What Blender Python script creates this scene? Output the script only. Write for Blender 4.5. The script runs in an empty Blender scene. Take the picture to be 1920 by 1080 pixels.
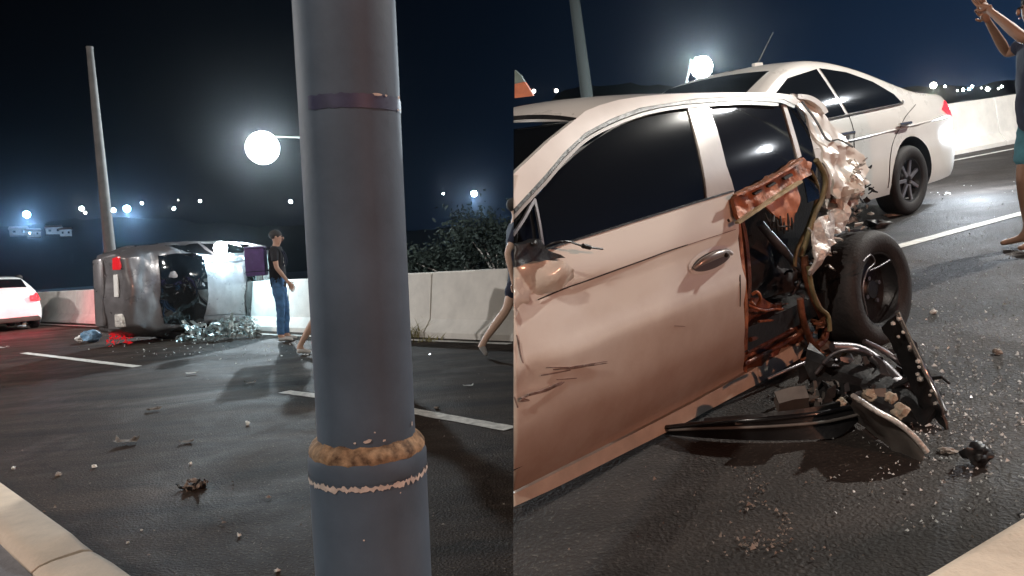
import bpy, bmesh, math, random
from mathutils import Vector, Matrix, noise
import numpy as np
random.seed(7)
V = Vector
# ------------------------------------------------------------------ camera and the two road planes
F = 1400.0                       # focal length in 1920-wide pixels
HL, HR = 1.15, 1.20              # camera height above the left road / the right, rising road
nL = V((-.07, 1, .0469)).normalized()
nR = V((-.13, 1, .189)).normalized()
def frame(n, h):
    y = V((0, 0, -1)); y = (y - n * y.dot(n)).normalized(); x = y.cross(n)
    o = -h * n
    return Matrix(((x.x, y.x, n.x, o.x), (x.y, y.y, n.y, o.y), (x.z, y.z, n.z, o.z), (0, 0, 0, 1)))
FL, FR = frame(nL, HL), frame(nR, HR)
CAM = FL.inverted()              # world = level left road
MR = CAM @ FR                    # the right road rises out of it
ML = Matrix.Identity(4)
sc = bpy.context.scene
COL = sc.collection
cam = bpy.data.cameras.new('camera'); cam.sensor_width = 36; cam.lens = 36 * F / 1920
cam.clip_end = 3000; cam.clip_start = .05
co = bpy.data.objects.new('camera', cam); COL.objects.link(co); co.matrix_world = CAM; sc.camera = co
CP = CAM.translation.copy()
# ------------------------------------------------------------------ sky, moonlight, exposure
w = bpy.data.worlds.new('World'); sc.world = w; w.use_nodes = True
nt = w.node_tree; nt.nodes.clear()
out = nt.nodes.new('ShaderNodeOutputWorld')
sky = nt.nodes.new('ShaderNodeTexSky'); sky.sky_type = 'NISHITA'; sky.sun_disc = False
sky.sun_elevation = math.radians(-4); sky.sun_rotation = math.radians(40)
b1 = nt.nodes.new('ShaderNodeBackground'); b1.inputs[1].default_value = .002
nt.links.new(sky.outputs[0], b1.inputs[0])
tc = nt.nodes.new('ShaderNodeTexCoord'); sx = nt.nodes.new('ShaderNodeSeparateXYZ')
nt.links.new(tc.outputs['Generated'], sx.inputs[0])
def mth(tree, op, a, b=None, c=None):
    n = tree.nodes.new('ShaderNodeMath'); n.operation = op
    for i, v in enumerate((a, b, c)):
        if v is None: continue
        if isinstance(v, (int, float)): n.inputs[i].default_value = v
        else: tree.links.new(v, n.inputs[i])
    return n.outputs[0]
e = mth(nt, 'MULTIPLY', mth(nt, 'MAXIMUM', sx.outputs[2], 0), -4.5)
e = mth(nt, 'EXPONENT', e)
azr = mth(nt, 'MULTIPLY_ADD', sx.outputs[0], .5, .5)          # city glow stronger towards the east
g = mth(nt, 'MULTIPLY', mth(nt, 'MULTIPLY_ADD', mth(nt, 'POWER', azr, 4.0), 6.5, .05), mth(nt, 'MULTIPLY_ADD', e, .040, .0035))
b2 = nt.nodes.new('ShaderNodeBackground'); b2.inputs[0].default_value = (.16, .42, 1.0, 1)
nt.links.new(g, b2.inputs[1])
ad = nt.nodes.new('ShaderNodeAddShader')
nt.links.new(b1.outputs[0], ad.inputs[0]); nt.links.new(b2.outputs[0], ad.inputs[1])
nt.links.new(ad.outputs[0], out.inputs[0])
sun = bpy.data.lights.new('moonlight', 'SUN'); sun.energy = .012; sun.angle = math.radians(.5); sun.color = (1, .95, .88)
so = bpy.data.objects.new('moonlight', sun); COL.objects.link(so); so.rotation_euler = (math.radians(50), 0, math.radians(-40))
sc.view_settings.view_transform = 'Standard'; sc.view_settings.look = 'None'
sc.view_settings.exposure = 0.25; sc.view_settings.gamma = 1
sc.view_settings.use_curve_mapping = False
sc.cycles.use_denoising = True
sc.cycles.max_bounces = 6; sc.cycles.volume_bounces = 0
sc.cycles.sample_clamp_indirect = 4

# ------------------------------------------------------------------ helpers
def ray(px, py):                 # world-space direction through a point of the picture
    return (CAM.to_3x3() @ V(((px - 960) / F, -(py - 540) / F, -1)))
def hit(M, px, py, z=0.0):       # where that direction meets height z of frame M, in M's coordinates
    Mi = M.inverted(); o = Mi @ CP; d = Mi.to_3x3() @ ray(px, py)
    t = (z - o.z) / d.z
    return o + d * t
def far(M, px, py, dist):
    Mi = M.inverted(); return Mi @ (CP + ray(px, py) * dist)
def gl(px, py, z=0.0): return hit(ML, px, py, z)
def gr(px, py, z=0.0): return hit(MR, px, py, z)

def mesh_obj(name, vs, fs, mat, parent=None, smooth=False, M=None):
    me = bpy.data.meshes.new(name); me.from_pydata([tuple(v) for v in vs], [], [tuple(f) for f in fs]); me.update()
    return link(name, me, mat, parent, smooth, M)
def link(name, me, mat, parent=None, smooth=False, M=None):
    if mat is not None:
        me.materials.clear()
        me.materials.append(mat)
    if smooth:
        me.polygons.foreach_set('use_smooth', [True] * len(me.polygons))
    o = bpy.data.objects.new(name, me); COL.objects.link(o)
    if parent: o.parent = parent
    if M is not None: o.matrix_basis = M
    return o
def bm_obj(name, bm, mat, parent=None, smooth=False, M=None):
    bmesh.ops.recalc_face_normals(bm, faces=bm.faces)
    me = bpy.data.meshes.new(name); bm.to_mesh(me); bm.free()
    return link(name, me, mat, parent, smooth, M)
def sharp(o, deg=40):
    me = o.data
    me.polygons.foreach_set('use_smooth', [True] * len(me.polygons))
    me.set_sharp_from_angle(angle=math.radians(deg))
    return o
def tag(o, label=None, cat=None, group=None, kind=None):
    if label: o['label'] = label
    if cat: o['category'] = cat
    if group: o['group'] = group
    if kind: o['kind'] = kind
    return o
def empty(name, M, label, cat, group=None):
    o = bpy.data.objects.new(name, None); COL.objects.link(o); o.matrix_basis = M; o.empty_display_size = .2
    return tag(o, label, cat, group)
def T(x, y=None, z=None):
    return Matrix.Translation(V((x, y, z)) if y is not None else V(x))
def Rz(a): return Matrix.Rotation(a, 4, 'Z')
def basis(o, x, y, z): # columns
    return Matrix(((x.x, y.x, z.x, o.x), (x.y, y.y, z.y, o.y), (x.z, y.z, z.z, o.z), (0, 0, 0, 1)))
def copy_tree(o, parent=None, M=None):
    c = o.copy(); COL.objects.link(c)
    if parent: c.parent = parent
    if M is not None: c.matrix_basis = M
    for ch in list(o.children): copy_tree(ch, c)
    return c
def add_box(bm, c, s, M=None, bevel=0):
    r = bmesh.ops.create_cube(bm, size=1, matrix=(M or Matrix()) @ T(*c) @ Matrix.Diagonal((*s, 1)))
    if bevel:
        es = list({e for v in r['verts'] for e in v.link_edges})
        bmesh.ops.bevel(bm, geom=es, offset=bevel, segments=2, affect='EDGES', profile=.6)
def add_tube(bm, pts, rad, seg=10, cap=True):
    pts = [V(p) for p in pts]; n = len(pts)
    rr = rad if isinstance(rad, (list, tuple)) else [rad] * n
    up = V((0, 0, 1)); rings = []
    d0 = (pts[1] - pts[0]).normalized()
    u = d0.cross(up)
    if u.length < .1: u = d0.cross(V((1, 0, 0)))
    u.normalize()
    for i in range(n):
        d = (pts[min(i + 1, n - 1)] - pts[max(i - 1, 0)]).normalized()
        u = (u - d * u.dot(d)).normalized(); v = d.cross(u)
        rings.append([bm.verts.new(pts[i] + (u * math.cos(a) + v * math.sin(a)) * rr[i]) for a in [2 * math.pi * k / seg for k in range(seg)]])
    for a, b in zip(rings, rings[1:]):
        for k in range(seg): bm.faces.new((a[k], a[(k + 1) % seg], b[(k + 1) % seg], b[k]))
    if cap: bm.faces.new(rings[0][::-1]); bm.faces.new(rings[-1])
def tube(name, pts, rad, mat, parent=None, seg=10, smooth=True):
    bm = bmesh.new(); add_tube(bm, pts, rad, seg); o = bm_obj(name, bm, mat, parent)
    return sharp(o, 50) if smooth else o
def box(name, c, s, mat, parent=None, M=None, bevel=0):
    bm = bmesh.new(); add_box(bm, c, s, M, bevel); o = bm_obj(name, bm, mat, parent)
    return sharp(o, 35) if bevel else o
def crv(pts, n=6):               # smooth curve through points
    pts = [V(p) for p in pts]; P = [pts[0] * 2 - pts[1]] + pts + [pts[-1] * 2 - pts[-2]]; o = []
    for i in range(1, len(P) - 2):
        for k in range(n):
            t = k / n
            o.append(.5 * (2 * P[i] + (P[i + 1] - P[i - 1]) * t + (2 * P[i - 1] - 5 * P[i] + 4 * P[i + 1] - P[i + 2]) * t * t + (3 * P[i] - P[i - 1] - 3 * P[i + 1] + P[i + 2]) * t ** 3))
    o.append(pts[-1]); return o
def lerp(tab, x):
    if x <= tab[0][0]: return tab[0][1]
    for (a, b), (c, d) in zip(tab, tab[1:]):
        if x <= c: return b + (d - b) * (x - a) / (c - a)
    return tab[-1][1]
def smoothtab(tab, n=8):
    c = crv([(a, b, 0) for a, b in tab], n); return [(p.x, p.y) for p in c]
def poly2(poly, step, fn, thick=0.0, tn=None, keep=None):
    """Fill a flat outline, cut it on a grid, map it through fn(u,v) to a curved sheet, give it thickness."""
    bm = bmesh.new(); vs = [bm.verts.new((p[0], p[1], 0)) for p in poly]
    f = bm.faces.new(vs)
    us = [p[0] for p in poly]; ws = [p[1] for p in poly]
    for ax, lo, hi in ((0, min(us), max(us)), (1, min(ws), max(ws))):
        k = math.floor(lo / step) + 1
        while k * step < hi:
            pc = [0, 0, 0]; pc[ax] = k * step; no = [0, 0, 0]; no[ax] = 1
            bmesh.ops.bisect_plane(bm, geom=bm.verts[:] + bm.edges[:] + bm.faces[:], plane_co=pc, plane_no=no, dist=1e-5)
            k += 1
    bmesh.ops.remove_doubles(bm, verts=bm.verts, dist=1e-5)
    bmesh.ops.triangulate(bm, faces=[f for f in bm.faces if len(f.verts) > 4])
    for v in bm.verts: v.co = fn(v.co.x, v.co.y)
    if thick:
        bm.verts.index_update(); tv = V(tn) * thick
        fr = [(tuple(v.index for v in f.verts)) for f in bm.faces]
        bd = [(e.verts[0].index, e.verts[1].index) for e in bm.edges if e.is_boundary]
        P = [v.co.copy() for v in bm.verts]
        back = [bm.verts.new(p + tv) for p in P]
        bm.verts.ensure_lookup_table()
        for f in fr: bm.faces.new([back[i] for i in f[::-1]])
        for a, b in bd: bm.faces.new((bm.verts[a], bm.verts[b], back[b], back[a]))
    return bm
def fbm(p, s, o=3): return noise.fractal(V(p) * s, 1.0, 2.0, o)

# ------------------------------------------------------------------ materials
def mat(name, col, rough=.6, metal=0, coat=0, spec=.5, emit=None, es=0, bump=0, bscale=40, var=0, vscale=6, var2=None, trans=0, detail=6):
    m = bpy.data.materials.new(name); m.use_nodes = True; t = m.node_tree; b = t.nodes['Principled BSDF']
    b.inputs['Base Color'].default_value = (*col, 1); b.inputs['Roughness'].default_value = rough
    b.inputs['Metallic'].default_value = metal; b.inputs['Coat Weight'].default_value = coat
    b.inputs['Coat Roughness'].default_value = .08
    b.inputs['Specular IOR Level'].default_value = spec; b.inputs['Transmission Weight'].default_value = trans
    if emit: b.inputs['Emission Color'].default_value = (*emit, 1); b.inputs['Emission Strength'].default_value = es
    tcn = t.nodes.new('ShaderNodeTexCoord')
    if var:
        n = t.nodes.new('ShaderNodeTexNoise'); n.inputs['Scale'].default_value = vscale; n.inputs['Detail'].default_value = detail
        n.inputs['Roughness'].default_value = .62
        t.links.new(tcn.outputs['Object'], n.inputs['Vector'])
        r = t.nodes.new('ShaderNodeValToRGB'); r.color_ramp.elements[0].position = .33; r.color_ramp.elements[1].position = .68
        c2 = var2 or tuple(min(1, c * (1 + var)) for c in col)
        r.color_ramp.elements[0].color = (*[c * (1 - var) for c in col], 1); r.color_ramp.elements[1].color = (*c2, 1)
        t.links.new(n.outputs['Fac'], r.inputs[0]); t.links.new(r.outputs[0], b.inputs['Base Color'])
        rr = t.nodes.new('ShaderNodeMapRange'); rr.inputs[3].default_value = max(.03, rough - .12); rr.inputs[4].default_value = min(1, rough + .12)
        t.links.new(n.outputs['Fac'], rr.inputs[0]); t.links.new(rr.outputs[0], b.inputs['Roughness'])
    if bump:
        n2 = t.nodes.new('ShaderNodeTexNoise'); n2.inputs['Scale'].default_value = bscale; n2.inputs['Detail'].default_value = 5
        t.links.new(tcn.outputs['Object'], n2.inputs['Vector'])
        bp = t.nodes.new('ShaderNodeBump'); bp.inputs['Strength'].default_value = 1; bp.inputs['Distance'].default_value = bump
        t.links.new(n2.outputs['Fac'], bp.inputs['Height']); t.links.new(bp.outputs[0], b.inputs['Normal'])
    return m
def asphalt(name, base, wear, ang=0.0):
    m = mat(name, base, rough=.62, spec=.45, bump=.008, bscale=75, var=.28, vscale=2.2)
    t = m.node_tree; b = t.nodes['Principled BSDF']; prev = b.inputs['Base Color'].links[0].from_socket
    tcn = t.nodes.new('ShaderNodeTexCoord')
    n = t.nodes.new('ShaderNodeTexNoise'); n.inputs['Scale'].default_value = 75; n.inputs['Detail'].default_value = 2
    t.links.new(tcn.outputs['Object'], n.inputs['Vector'])
    r = t.nodes.new('ShaderNodeValToRGB'); r.color_ramp.elements[0].position = .60; r.color_ramp.elements[1].position = .78
    r.color_ramp.elements[0].color = (0, 0, 0, 1); r.color_ramp.elements[1].color = (*wear, 1)
    t.links.new(n.outputs['Fac'], r.inputs[0])
    n3 = t.nodes.new('ShaderNodeTexNoise'); n3.inputs['Scale'].default_value = .9; n3.inputs['Detail'].default_value = 8; n3.inputs['Roughness'].default_value = .7
    n3.inputs['Distortion'].default_value = .8
    t.links.new(tcn.outputs['Object'], n3.inputs['Vector'])
    r3 = t.nodes.new('ShaderNodeValToRGB'); r3.color_ramp.elements[0].position = .52; r3.color_ramp.elements[1].position = .72
    r3.color_ramp.elements[0].color = (0, 0, 0, 1); r3.color_ramp.elements[1].color = (.030, .028, .026, 1)
    t.links.new(n3.outputs['Fac'], r3.inputs[0])
    a = t.nodes.new('ShaderNodeMix'); a.data_type = 'RGBA'; a.blend_type = 'ADD'; a.inputs[0].default_value = 1
    t.links.new(prev, a.inputs[6]); t.links.new(r.outputs[0], a.inputs[7])
    a2 = t.nodes.new('ShaderNodeMix'); a2.data_type = 'RGBA'; a2.blend_type = 'ADD'; a2.inputs[0].default_value = 1
    t.links.new(a.outputs[2], a2.inputs[6]); t.links.new(r3.outputs[0], a2.inputs[7])
    mp = t.nodes.new('ShaderNodeMapping'); mp.inputs['Rotation'].default_value = (0, 0, ang); mp.inputs['Scale'].default_value = (.10, 1.6, 1)
    t.links.new(tcn.outputs['Object'], mp.inputs['Vector'])
    n4 = t.nodes.new('ShaderNodeTexNoise'); n4.inputs['Scale'].default_value = 1.6; n4.inputs['Detail'].default_value = 7; n4.inputs['Roughness'].default_value = .65
    t.links.new(mp.outputs[0], n4.inputs['Vector'])
    r4 = t.nodes.new('ShaderNodeValToRGB'); r4.color_ramp.elements[0].position = .38; r4.color_ramp.elements[1].position = .60
    r4.color_ramp.elements[0].color = (.42, .40, .38, 1); r4.color_ramp.elements[1].color = (1.15, 1.12, 1.1, 1)
    t.links.new(n4.outputs['Fac'], r4.inputs[0])
    a3 = t.nodes.new('ShaderNodeMix'); a3.data_type = 'RGBA'; a3.blend_type = 'MULTIPLY'; a3.inputs[0].default_value = 1
    t.links.new(a2.outputs[2], a3.inputs[6]); t.links.new(r4.outputs[0], a3.inputs[7])
    v5 = t.nodes.new('ShaderNodeTexVoronoi'); v5.feature = 'DISTANCE_TO_EDGE'; v5.inputs['Scale'].default_value = .55
    nd = t.nodes.new('ShaderNodeTexNoise'); nd.inputs['Scale'].default_value = 3; nd.inputs['Detail'].default_value = 6
    t.links.new(tcn.outputs['Object'], nd.inputs['Vector'])
    va = t.nodes.new('ShaderNodeVectorMath'); va.operation = 'MULTIPLY_ADD'; va.inputs[1].default_value = (.5, .5, .5)
    t.links.new(nd.outputs['Color'], va.inputs[0]); t.links.new(tcn.outputs['Object'], va.inputs[2]); t.links.new(va.outputs[0], v5.inputs['Vector'])
    r5 = t.nodes.new('ShaderNodeValToRGB'); r5.color_ramp.elements[0].position = .0; r5.color_ramp.elements[1].position = .006
    r5.color_ramp.elements[0].color = (.35, .33, .3, 1); r5.color_ramp.elements[1].color = (1, 1, 1, 1)
    t.links.new(v5.outputs['Distance'], r5.inputs[0])
    a4 = t.nodes.new('ShaderNodeMix'); a4.data_type = 'RGBA'; a4.blend_type = 'MULTIPLY'; a4.inputs[0].default_value = .8
    t.links.new(a3.outputs[2], a4.inputs[6]); t.links.new(r5.outputs[0], a4.inputs[7])
    t.links.new(a4.outputs[2], b.inputs['Base Color'])
    rg = t.nodes.new('ShaderNodeMapRange'); rg.inputs[1].default_value = .35; rg.inputs[2].default_value = .65; rg.inputs[3].default_value = .78; rg.inputs[4].default_value = .60
    t.links.new(n3.outputs['Fac'], rg.inputs[0]); t.links.new(rg.outputs[0], b.inputs['Roughness'])
    return m
M_ = {}
M_['asph'] = asphalt('asphalt', (.034, .024, .018), (.15, .125, .10), ang=.12)
M_['asph'].node_tree.nodes['Principled BSDF'].inputs['Specular IOR Level'].default_value = .08
M_['asph2'] = asphalt('asphalt_wet', (.028, .024, .022), (.075, .07, .062), ang=-.6)
M_['asph2'].node_tree.nodes['Principled BSDF'].inputs['Specular IOR Level'].default_value = .32
M_['paint_line'] = mat('road_paint', (.62, .61, .57), .7, var=.35, vscale=14, bump=.002, bscale=90)
M_['conc'] = mat('concrete', (.68, .65, .60), .85, var=.10, vscale=3.5, bump=.0015, bscale=60)
M_['kerb'] = mat('kerb_concrete', (.70, .58, .46), .85, var=.14, vscale=5, bump=.003, bscale=70)
M_['slab'] = mat('pavement_grey', (.20, .205, .22), .9, var=.2, vscale=8, bump=.003, bscale=80)
M_['terrain'] = mat('dark_terrain', (.012, .014, .012), .95, var=.5, vscale=.05)
M_['white'] = mat('white_paint', (.72, .70, .66), .30, coat=.8, var=.05, vscale=3)
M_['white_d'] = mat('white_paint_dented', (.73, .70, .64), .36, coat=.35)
M_['sill'] = mat('sill_paint', (.62, .55, .46), .45, coat=.3, var=.15, vscale=7)
def lower_brown(m, z0, z1, c1, c2):      # browner and rougher towards the bottom, broken up by noise
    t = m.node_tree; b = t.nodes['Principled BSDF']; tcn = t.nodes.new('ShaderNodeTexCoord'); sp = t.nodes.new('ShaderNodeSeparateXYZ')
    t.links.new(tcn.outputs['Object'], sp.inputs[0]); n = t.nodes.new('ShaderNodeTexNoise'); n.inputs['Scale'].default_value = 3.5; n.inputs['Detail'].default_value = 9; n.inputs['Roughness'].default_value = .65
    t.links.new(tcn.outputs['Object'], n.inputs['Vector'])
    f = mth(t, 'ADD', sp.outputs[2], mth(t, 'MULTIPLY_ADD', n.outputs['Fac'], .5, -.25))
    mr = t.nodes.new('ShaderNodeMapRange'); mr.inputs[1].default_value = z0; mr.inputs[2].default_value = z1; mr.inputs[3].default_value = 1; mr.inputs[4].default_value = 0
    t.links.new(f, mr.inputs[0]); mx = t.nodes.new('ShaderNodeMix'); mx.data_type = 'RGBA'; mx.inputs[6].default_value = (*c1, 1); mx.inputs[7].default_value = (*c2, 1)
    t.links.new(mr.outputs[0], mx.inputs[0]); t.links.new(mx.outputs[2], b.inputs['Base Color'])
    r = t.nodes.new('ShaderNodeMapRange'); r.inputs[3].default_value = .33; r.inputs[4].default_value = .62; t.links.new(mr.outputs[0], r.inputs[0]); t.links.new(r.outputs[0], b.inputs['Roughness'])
lower_brown(M_['white_d'], .12, .66, (.73, .70, .64), (.40, .29, .22))
M_['silver'] = mat('silver_paint', (.19, .18, .185), .30, metal=.4, coat=.7, var=.15, vscale=5, bump=.003, bscale=9)
M_['foil'] = mat('crumpled_metal', (.62, .59, .55), .30, metal=.2, coat=.5, var=.35, vscale=9, bump=.02, bscale=26)
M_['foil2'] = mat('crushed_pale_metal', (.50, .58, .58), .3, metal=.5, var=.5, vscale=12, bump=.015, bscale=22)
M_['rust'] = mat('primer_orange_metal', (.36, .13, .055), .5, metal=.15, var=.7, vscale=14, bump=.006, bscale=40)
M_['rustd'] = mat('brown_inner_metal', (.17, .06, .03), .4, metal=.3, var=.6, vscale=12, bump=.01, bscale=30)
M_['glass'] = mat('tinted_glass', (.006, .007, .008), .04, spec=.55, coat=.3)
M_['glass2'] = mat('tinted_window_film', (.012, .013, .015), .035, spec=.7, coat=.2)
M_['black'] = mat('black_plastic', (.012, .012, .013), .42, var=.3, vscale=12, bump=.002, bscale=60)
M_['blackg'] = mat('black_gloss_trim', (.010, .010, .011), .22, coat=.4)
M_['rubber'] = mat('tyre_rubber', (.020, .018, .018), .72, var=.35, vscale=20, bump=.003, bscale=90)
M_['steel'] = mat('dull_steel', (.20, .19, .20), .4, metal=.8, var=.3, vscale=10)
M_['olive'] = mat('olive_seal', (.17, .14, .07), .55, var=.35, vscale=16)
M_['foam'] = mat('yellow_foam', (.42, .36, .28), .9, var=.3, vscale=25, bump=.01, bscale=40)
M_['greyw'] = mat('grey_plastic', (.13, .12, .11), .5, var=.3, vscale=10)
M_['red'] = mat('tail_red', (.5, .01, .01), .2, coat=.8, emit=(1, .03, .04), es=2.5)
M_['reddim'] = mat('red_lens', (.45, .015, .02), .2, coat=.8, emit=(1, .02, .03), es=.35)
M_['lamp'] = mat('lamp_glass', (1, 1, 1), .3, emit=(.93, .98, 1), es=60)
M_['lampblue'] = mat('cool_lamp_glass', (1, 1, 1), .3, emit=(.35, .72, 1), es=30)
M_['lampw'] = mat('far_lamp_glass', (1, 1, 1), .3, emit=(1, .93, .82), es=7)
M_['galv'] = mat('grey_pole_paint', (.066, .094, .130), .62, var=.20, vscale=5, bump=.0010, bscale=30, spec=.3, detail=10)
M_['rustpole'] = mat('rust_weld', (.15, .06, .02), .85, var=.8, vscale=48, var2=(.36, .24, .14), bump=.004, bscale=60)
M_['chip'] = mat('bare_primer', (.48, .42, .38), .85, var=.25, vscale=60)
M_['tape'] = mat('navy_tape', (.035, .04, .085), .5, var=.3, vscale=18)
M_['wood'] = mat('concrete_pole', (.075, .07, .066), .85, var=.25, vscale=3)
M_['skin'] = mat('skin', (.42, .25, .18), .55, var=.08, vscale=20)
M_['skin2'] = mat('skin_light', (.60, .40, .30), .55, var=.08, vscale=20)
M_['skin3'] = mat('skin_brown', (.27, .145, .09), .55, var=.08, vscale=20)
M_['hair'] = mat('dark_hair', (.02, .015, .012), .7, bump=.01, bscale=120)
M_['eye'] = mat('eye', (.03, .025, .02), .2)
M_['navy'] = mat('navy_cloth', (.018, .022, .045), .9, var=.2, vscale=20, bump=.004, bscale=25)
M_['blk_cloth'] = mat('black_cloth', (.014, .013, .017), .9, var=.3, vscale=20, bump=.004, bscale=25)
M_['jeans'] = mat('blue_jeans', (.05, .13, .27), .9, var=.3, vscale=14, bump=.006, bscale=22)
M_['wcloth'] = mat('white_cloth', (.75, .75, .73), .9, var=.08, vscale=14, bump=.006, bscale=18)
M_['teal'] = mat('teal_cloth', (.06, .19, .23), .9, var=.2, vscale=14, bump=.006, bscale=18)
M_['purple'] = mat('purple_bag', (.085, .045, .17), .7, var=.2, vscale=10, bump=.003, bscale=20)
M_['shoe'] = mat('grey_shoe', (.38, .37, .36), .8, var=.2, vscale=20)
M_['print'] = mat('pale_print', (.5, .48, .45), .8)
M_['leaf'] = mat('leaf', (.005, .009, .004), .7, var=.4, vscale=3)
M_['leafy'] = mat('dry_grass', (.30, .27, .12), .8, var=.3, vscale=9)
M_['shard'] = mat('glass_crumb', (.75, .78, .78), .15, spec=.8)
M_['paper'] = mat('white_scrap', (.72, .71, .68), .7, bump=.004, bscale=40)
M_['dusty'] = mat('dusty_scrap', (.25, .21, .18), .7, var=.4, vscale=30, bump=.006, bscale=50)
M_['bluebag'] = mat('blue_bag', (.16, .30, .45), .5, var=.6, vscale=14, bump=.02, bscale=25)
M_['orange'] = mat('orange_wedge', (.55, .17, .08), .6, var=.2, vscale=6)
M_['greyg'] = mat('grey_green_wedge', (.14, .19, .17), .5, var=.2, vscale=6)
M_['lip'] = mat('lip', (.28, .12, .09), .5)
M_['alloy'] = mat('alloy_wheel', (.35, .34, .36), .35, metal=.8)
M_['chrome'] = mat('chrome_trim', (.55, .53, .52), .2, metal=.9)
M_['scratch'] = mat('scraped_primer', (.24, .18, .16), .7, var=.5, vscale=40)
M_['seam'] = mat('panel_gap', (.02, .016, .014), .8)

# ------------------------------------------------------------------ haze box, added for the halos around the lamps
def haze():
    bm = bmesh.new(); add_box(bm, (0, 190, 44), (900, 560, 100)); o = bm_obj('haze', bm, None)
    m = bpy.data.materials.new('haze'); m.use_nodes = True; t = m.node_tree; t.nodes.clear()
    oo = t.nodes.new('ShaderNodeOutputMaterial'); v = t.nodes.new('ShaderNodeVolumePrincipled')
    v.inputs['Color'].default_value = (.85, .92, 1, 1); v.inputs['Density'].default_value = HAZE; v.inputs['Anisotropy'].default_value = .955
    t.links.new(v.outputs[0], oo.inputs['Volume']); o.data.materials.append(m)
    tag(o, kind='stuff'); o['label'] = 'thin haze added to make halos around the lamps'
HAZE = .00027
# ------------------------------------------------------------------ ground, roads, far hills
def sheet(name, pts, mat, M=ML, parent=None, z=0):
    o = mesh_obj(name, [(M @ V((p[0], p[1], z)))[:] for p in pts], [range(len(pts))], mat, parent)
    return o
g_ = sheet('ground', [(-400, -60), (400, -60), (400, 420), (-400, 420)], M_['terrain'], z=-.02); tag(g_, kind='structure')
dL = (CAM.to_3x3() @ V(((-520 - 960) / F, -(578 - 540) / F, -1))); dL.z = 0; dL.normalize()      # left road direction, towards the left
oL = V((-dL.y, dL.x, 0)); oL = oL if oL.y > 0 else -oL                                           # across, away from the camera
dR = MR.to_3x3().inverted() @ ray(3771, -90); dR.z = 0; dR.normalize()
oR = V((-dR.y, dR.x, 0))                                                                         # across, away
bL = gl(795, 633)                                                                                # barrier foot at a joint
def Lp(s, o, z=0):  # left road coords: s metres leftwards along the road from the joint, o metres behind the barrier foot
    return bL + dL * s + oL * o + V((0, 0, z))
road = sheet('road', [Lp(150, .3), Lp(150, -16), Lp(-30, -16), Lp(-30, .3)], M_['asph'], z=0); tag(road, kind='structure')
# right-hand road: a solid ramp
A, B = gr(962.2, 1500), gr(962.2, 300)
def slab(name, pts, mat, depth):
    up = [MR @ V((p[0], p[1], 0)) for p in pts]; n = len(up)
    dn = [V((p.x, p.y, -.5)) for p in up]
    return mesh_obj(name, up + dn, [range(n)] + [range(2 * n - 1, n - 1, -1)] + [(i, i + n, (i + 1) % n + n, (i + 1) % n) for i in range(n)], mat)
bR = gr(1800, 289)
def Rp(s, o, z=0): return bR + dR * s + oR * o + V((0, 0, z))
def seam_x(y):   # right-local x of the seam at local depth y
    t = (y - A.y) / (B.y - A.y); return A.x + (B.x - A.x) * t
# far edge runs 1.2 m behind the barrier
def isect(p, d, q, e):
    k = d.x * e.y - d.y * e.x; t = ((q.x - p.x) * e.y - (q.y - p.y) * e.x) / k; return p + d * t
farL = isect(Rp(0, 1.0), dR, A, (B - A))
ramp = slab('sloping_road', [A, farL, Rp(45, 1.0), Rp(45, -22)], M_['asph2'], 1); tag(ramp, kind='structure')

def stripe(name, M, p, q, wdt, mt, z=.005, chip=.0, seg=14, kind='structure'):
    p = V(p[:2] + (0,)) if isinstance(p, tuple) else V((p.x, p.y, 0)); q = V((q.x, q.y, 0))
    d = (q - p); n = V((-d.y, d.x, 0)).normalized() * wdt / 2
    vs = []; fs = []
    for i in range(seg + 1):
        c = p + d * i / seg
        for sgn in (-1, 1):
            j = 1 + random.uniform(-.10, .08)
            vs.append(M @ (c + n * sgn * j + V((0, 0, z))))
    for i in range(seg): fs.append((2 * i, 2 * i + 2, 2 * i + 3, 2 * i + 1))
    o = mesh_obj(name, vs, fs, mt); tag(o, kind=kind); return o
for a, b_ in (((44, 662), (257, 688)), ((533, 735), (690, 755.5)), ((720, 762), (957, 805))):
    stripe('lane_marking', ML, gl(*a), gl(*b_), .13, M_['paint_line'])
stripe('lane_marking', ML, gl(-190, 628), gl(-60, 644), .13, M_['paint_line'])
stripe('edge_line', ML, gl(60, 607), gl(520, 628), .11, M_['paint_line'], seg=40)
stripe('edge_line', ML, gl(520, 628), gl(957, 645), .13, M_['paint_line'], seg=30)
stripe('edge_line', ML, gl(-300, 590), gl(60, 607), .11, M_['paint_line'], seg=30)
stripe('lane_marking', MR, gr(1640, 475), gr(1980, 383), .12, M_['paint_line'], seg=30)
stripe('edge_line', MR, gr(1560, 345), gr(2100, 241), .13, M_['paint_line'], seg=40)

def stone_row(name, M, inner, outer, z0, z1, mt, cuts, gap=.012, bev=.018, kind='structure'):
    """kerb: prisms between two edge polylines given as (start, dir, length), one child per stone"""
    pass
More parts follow.
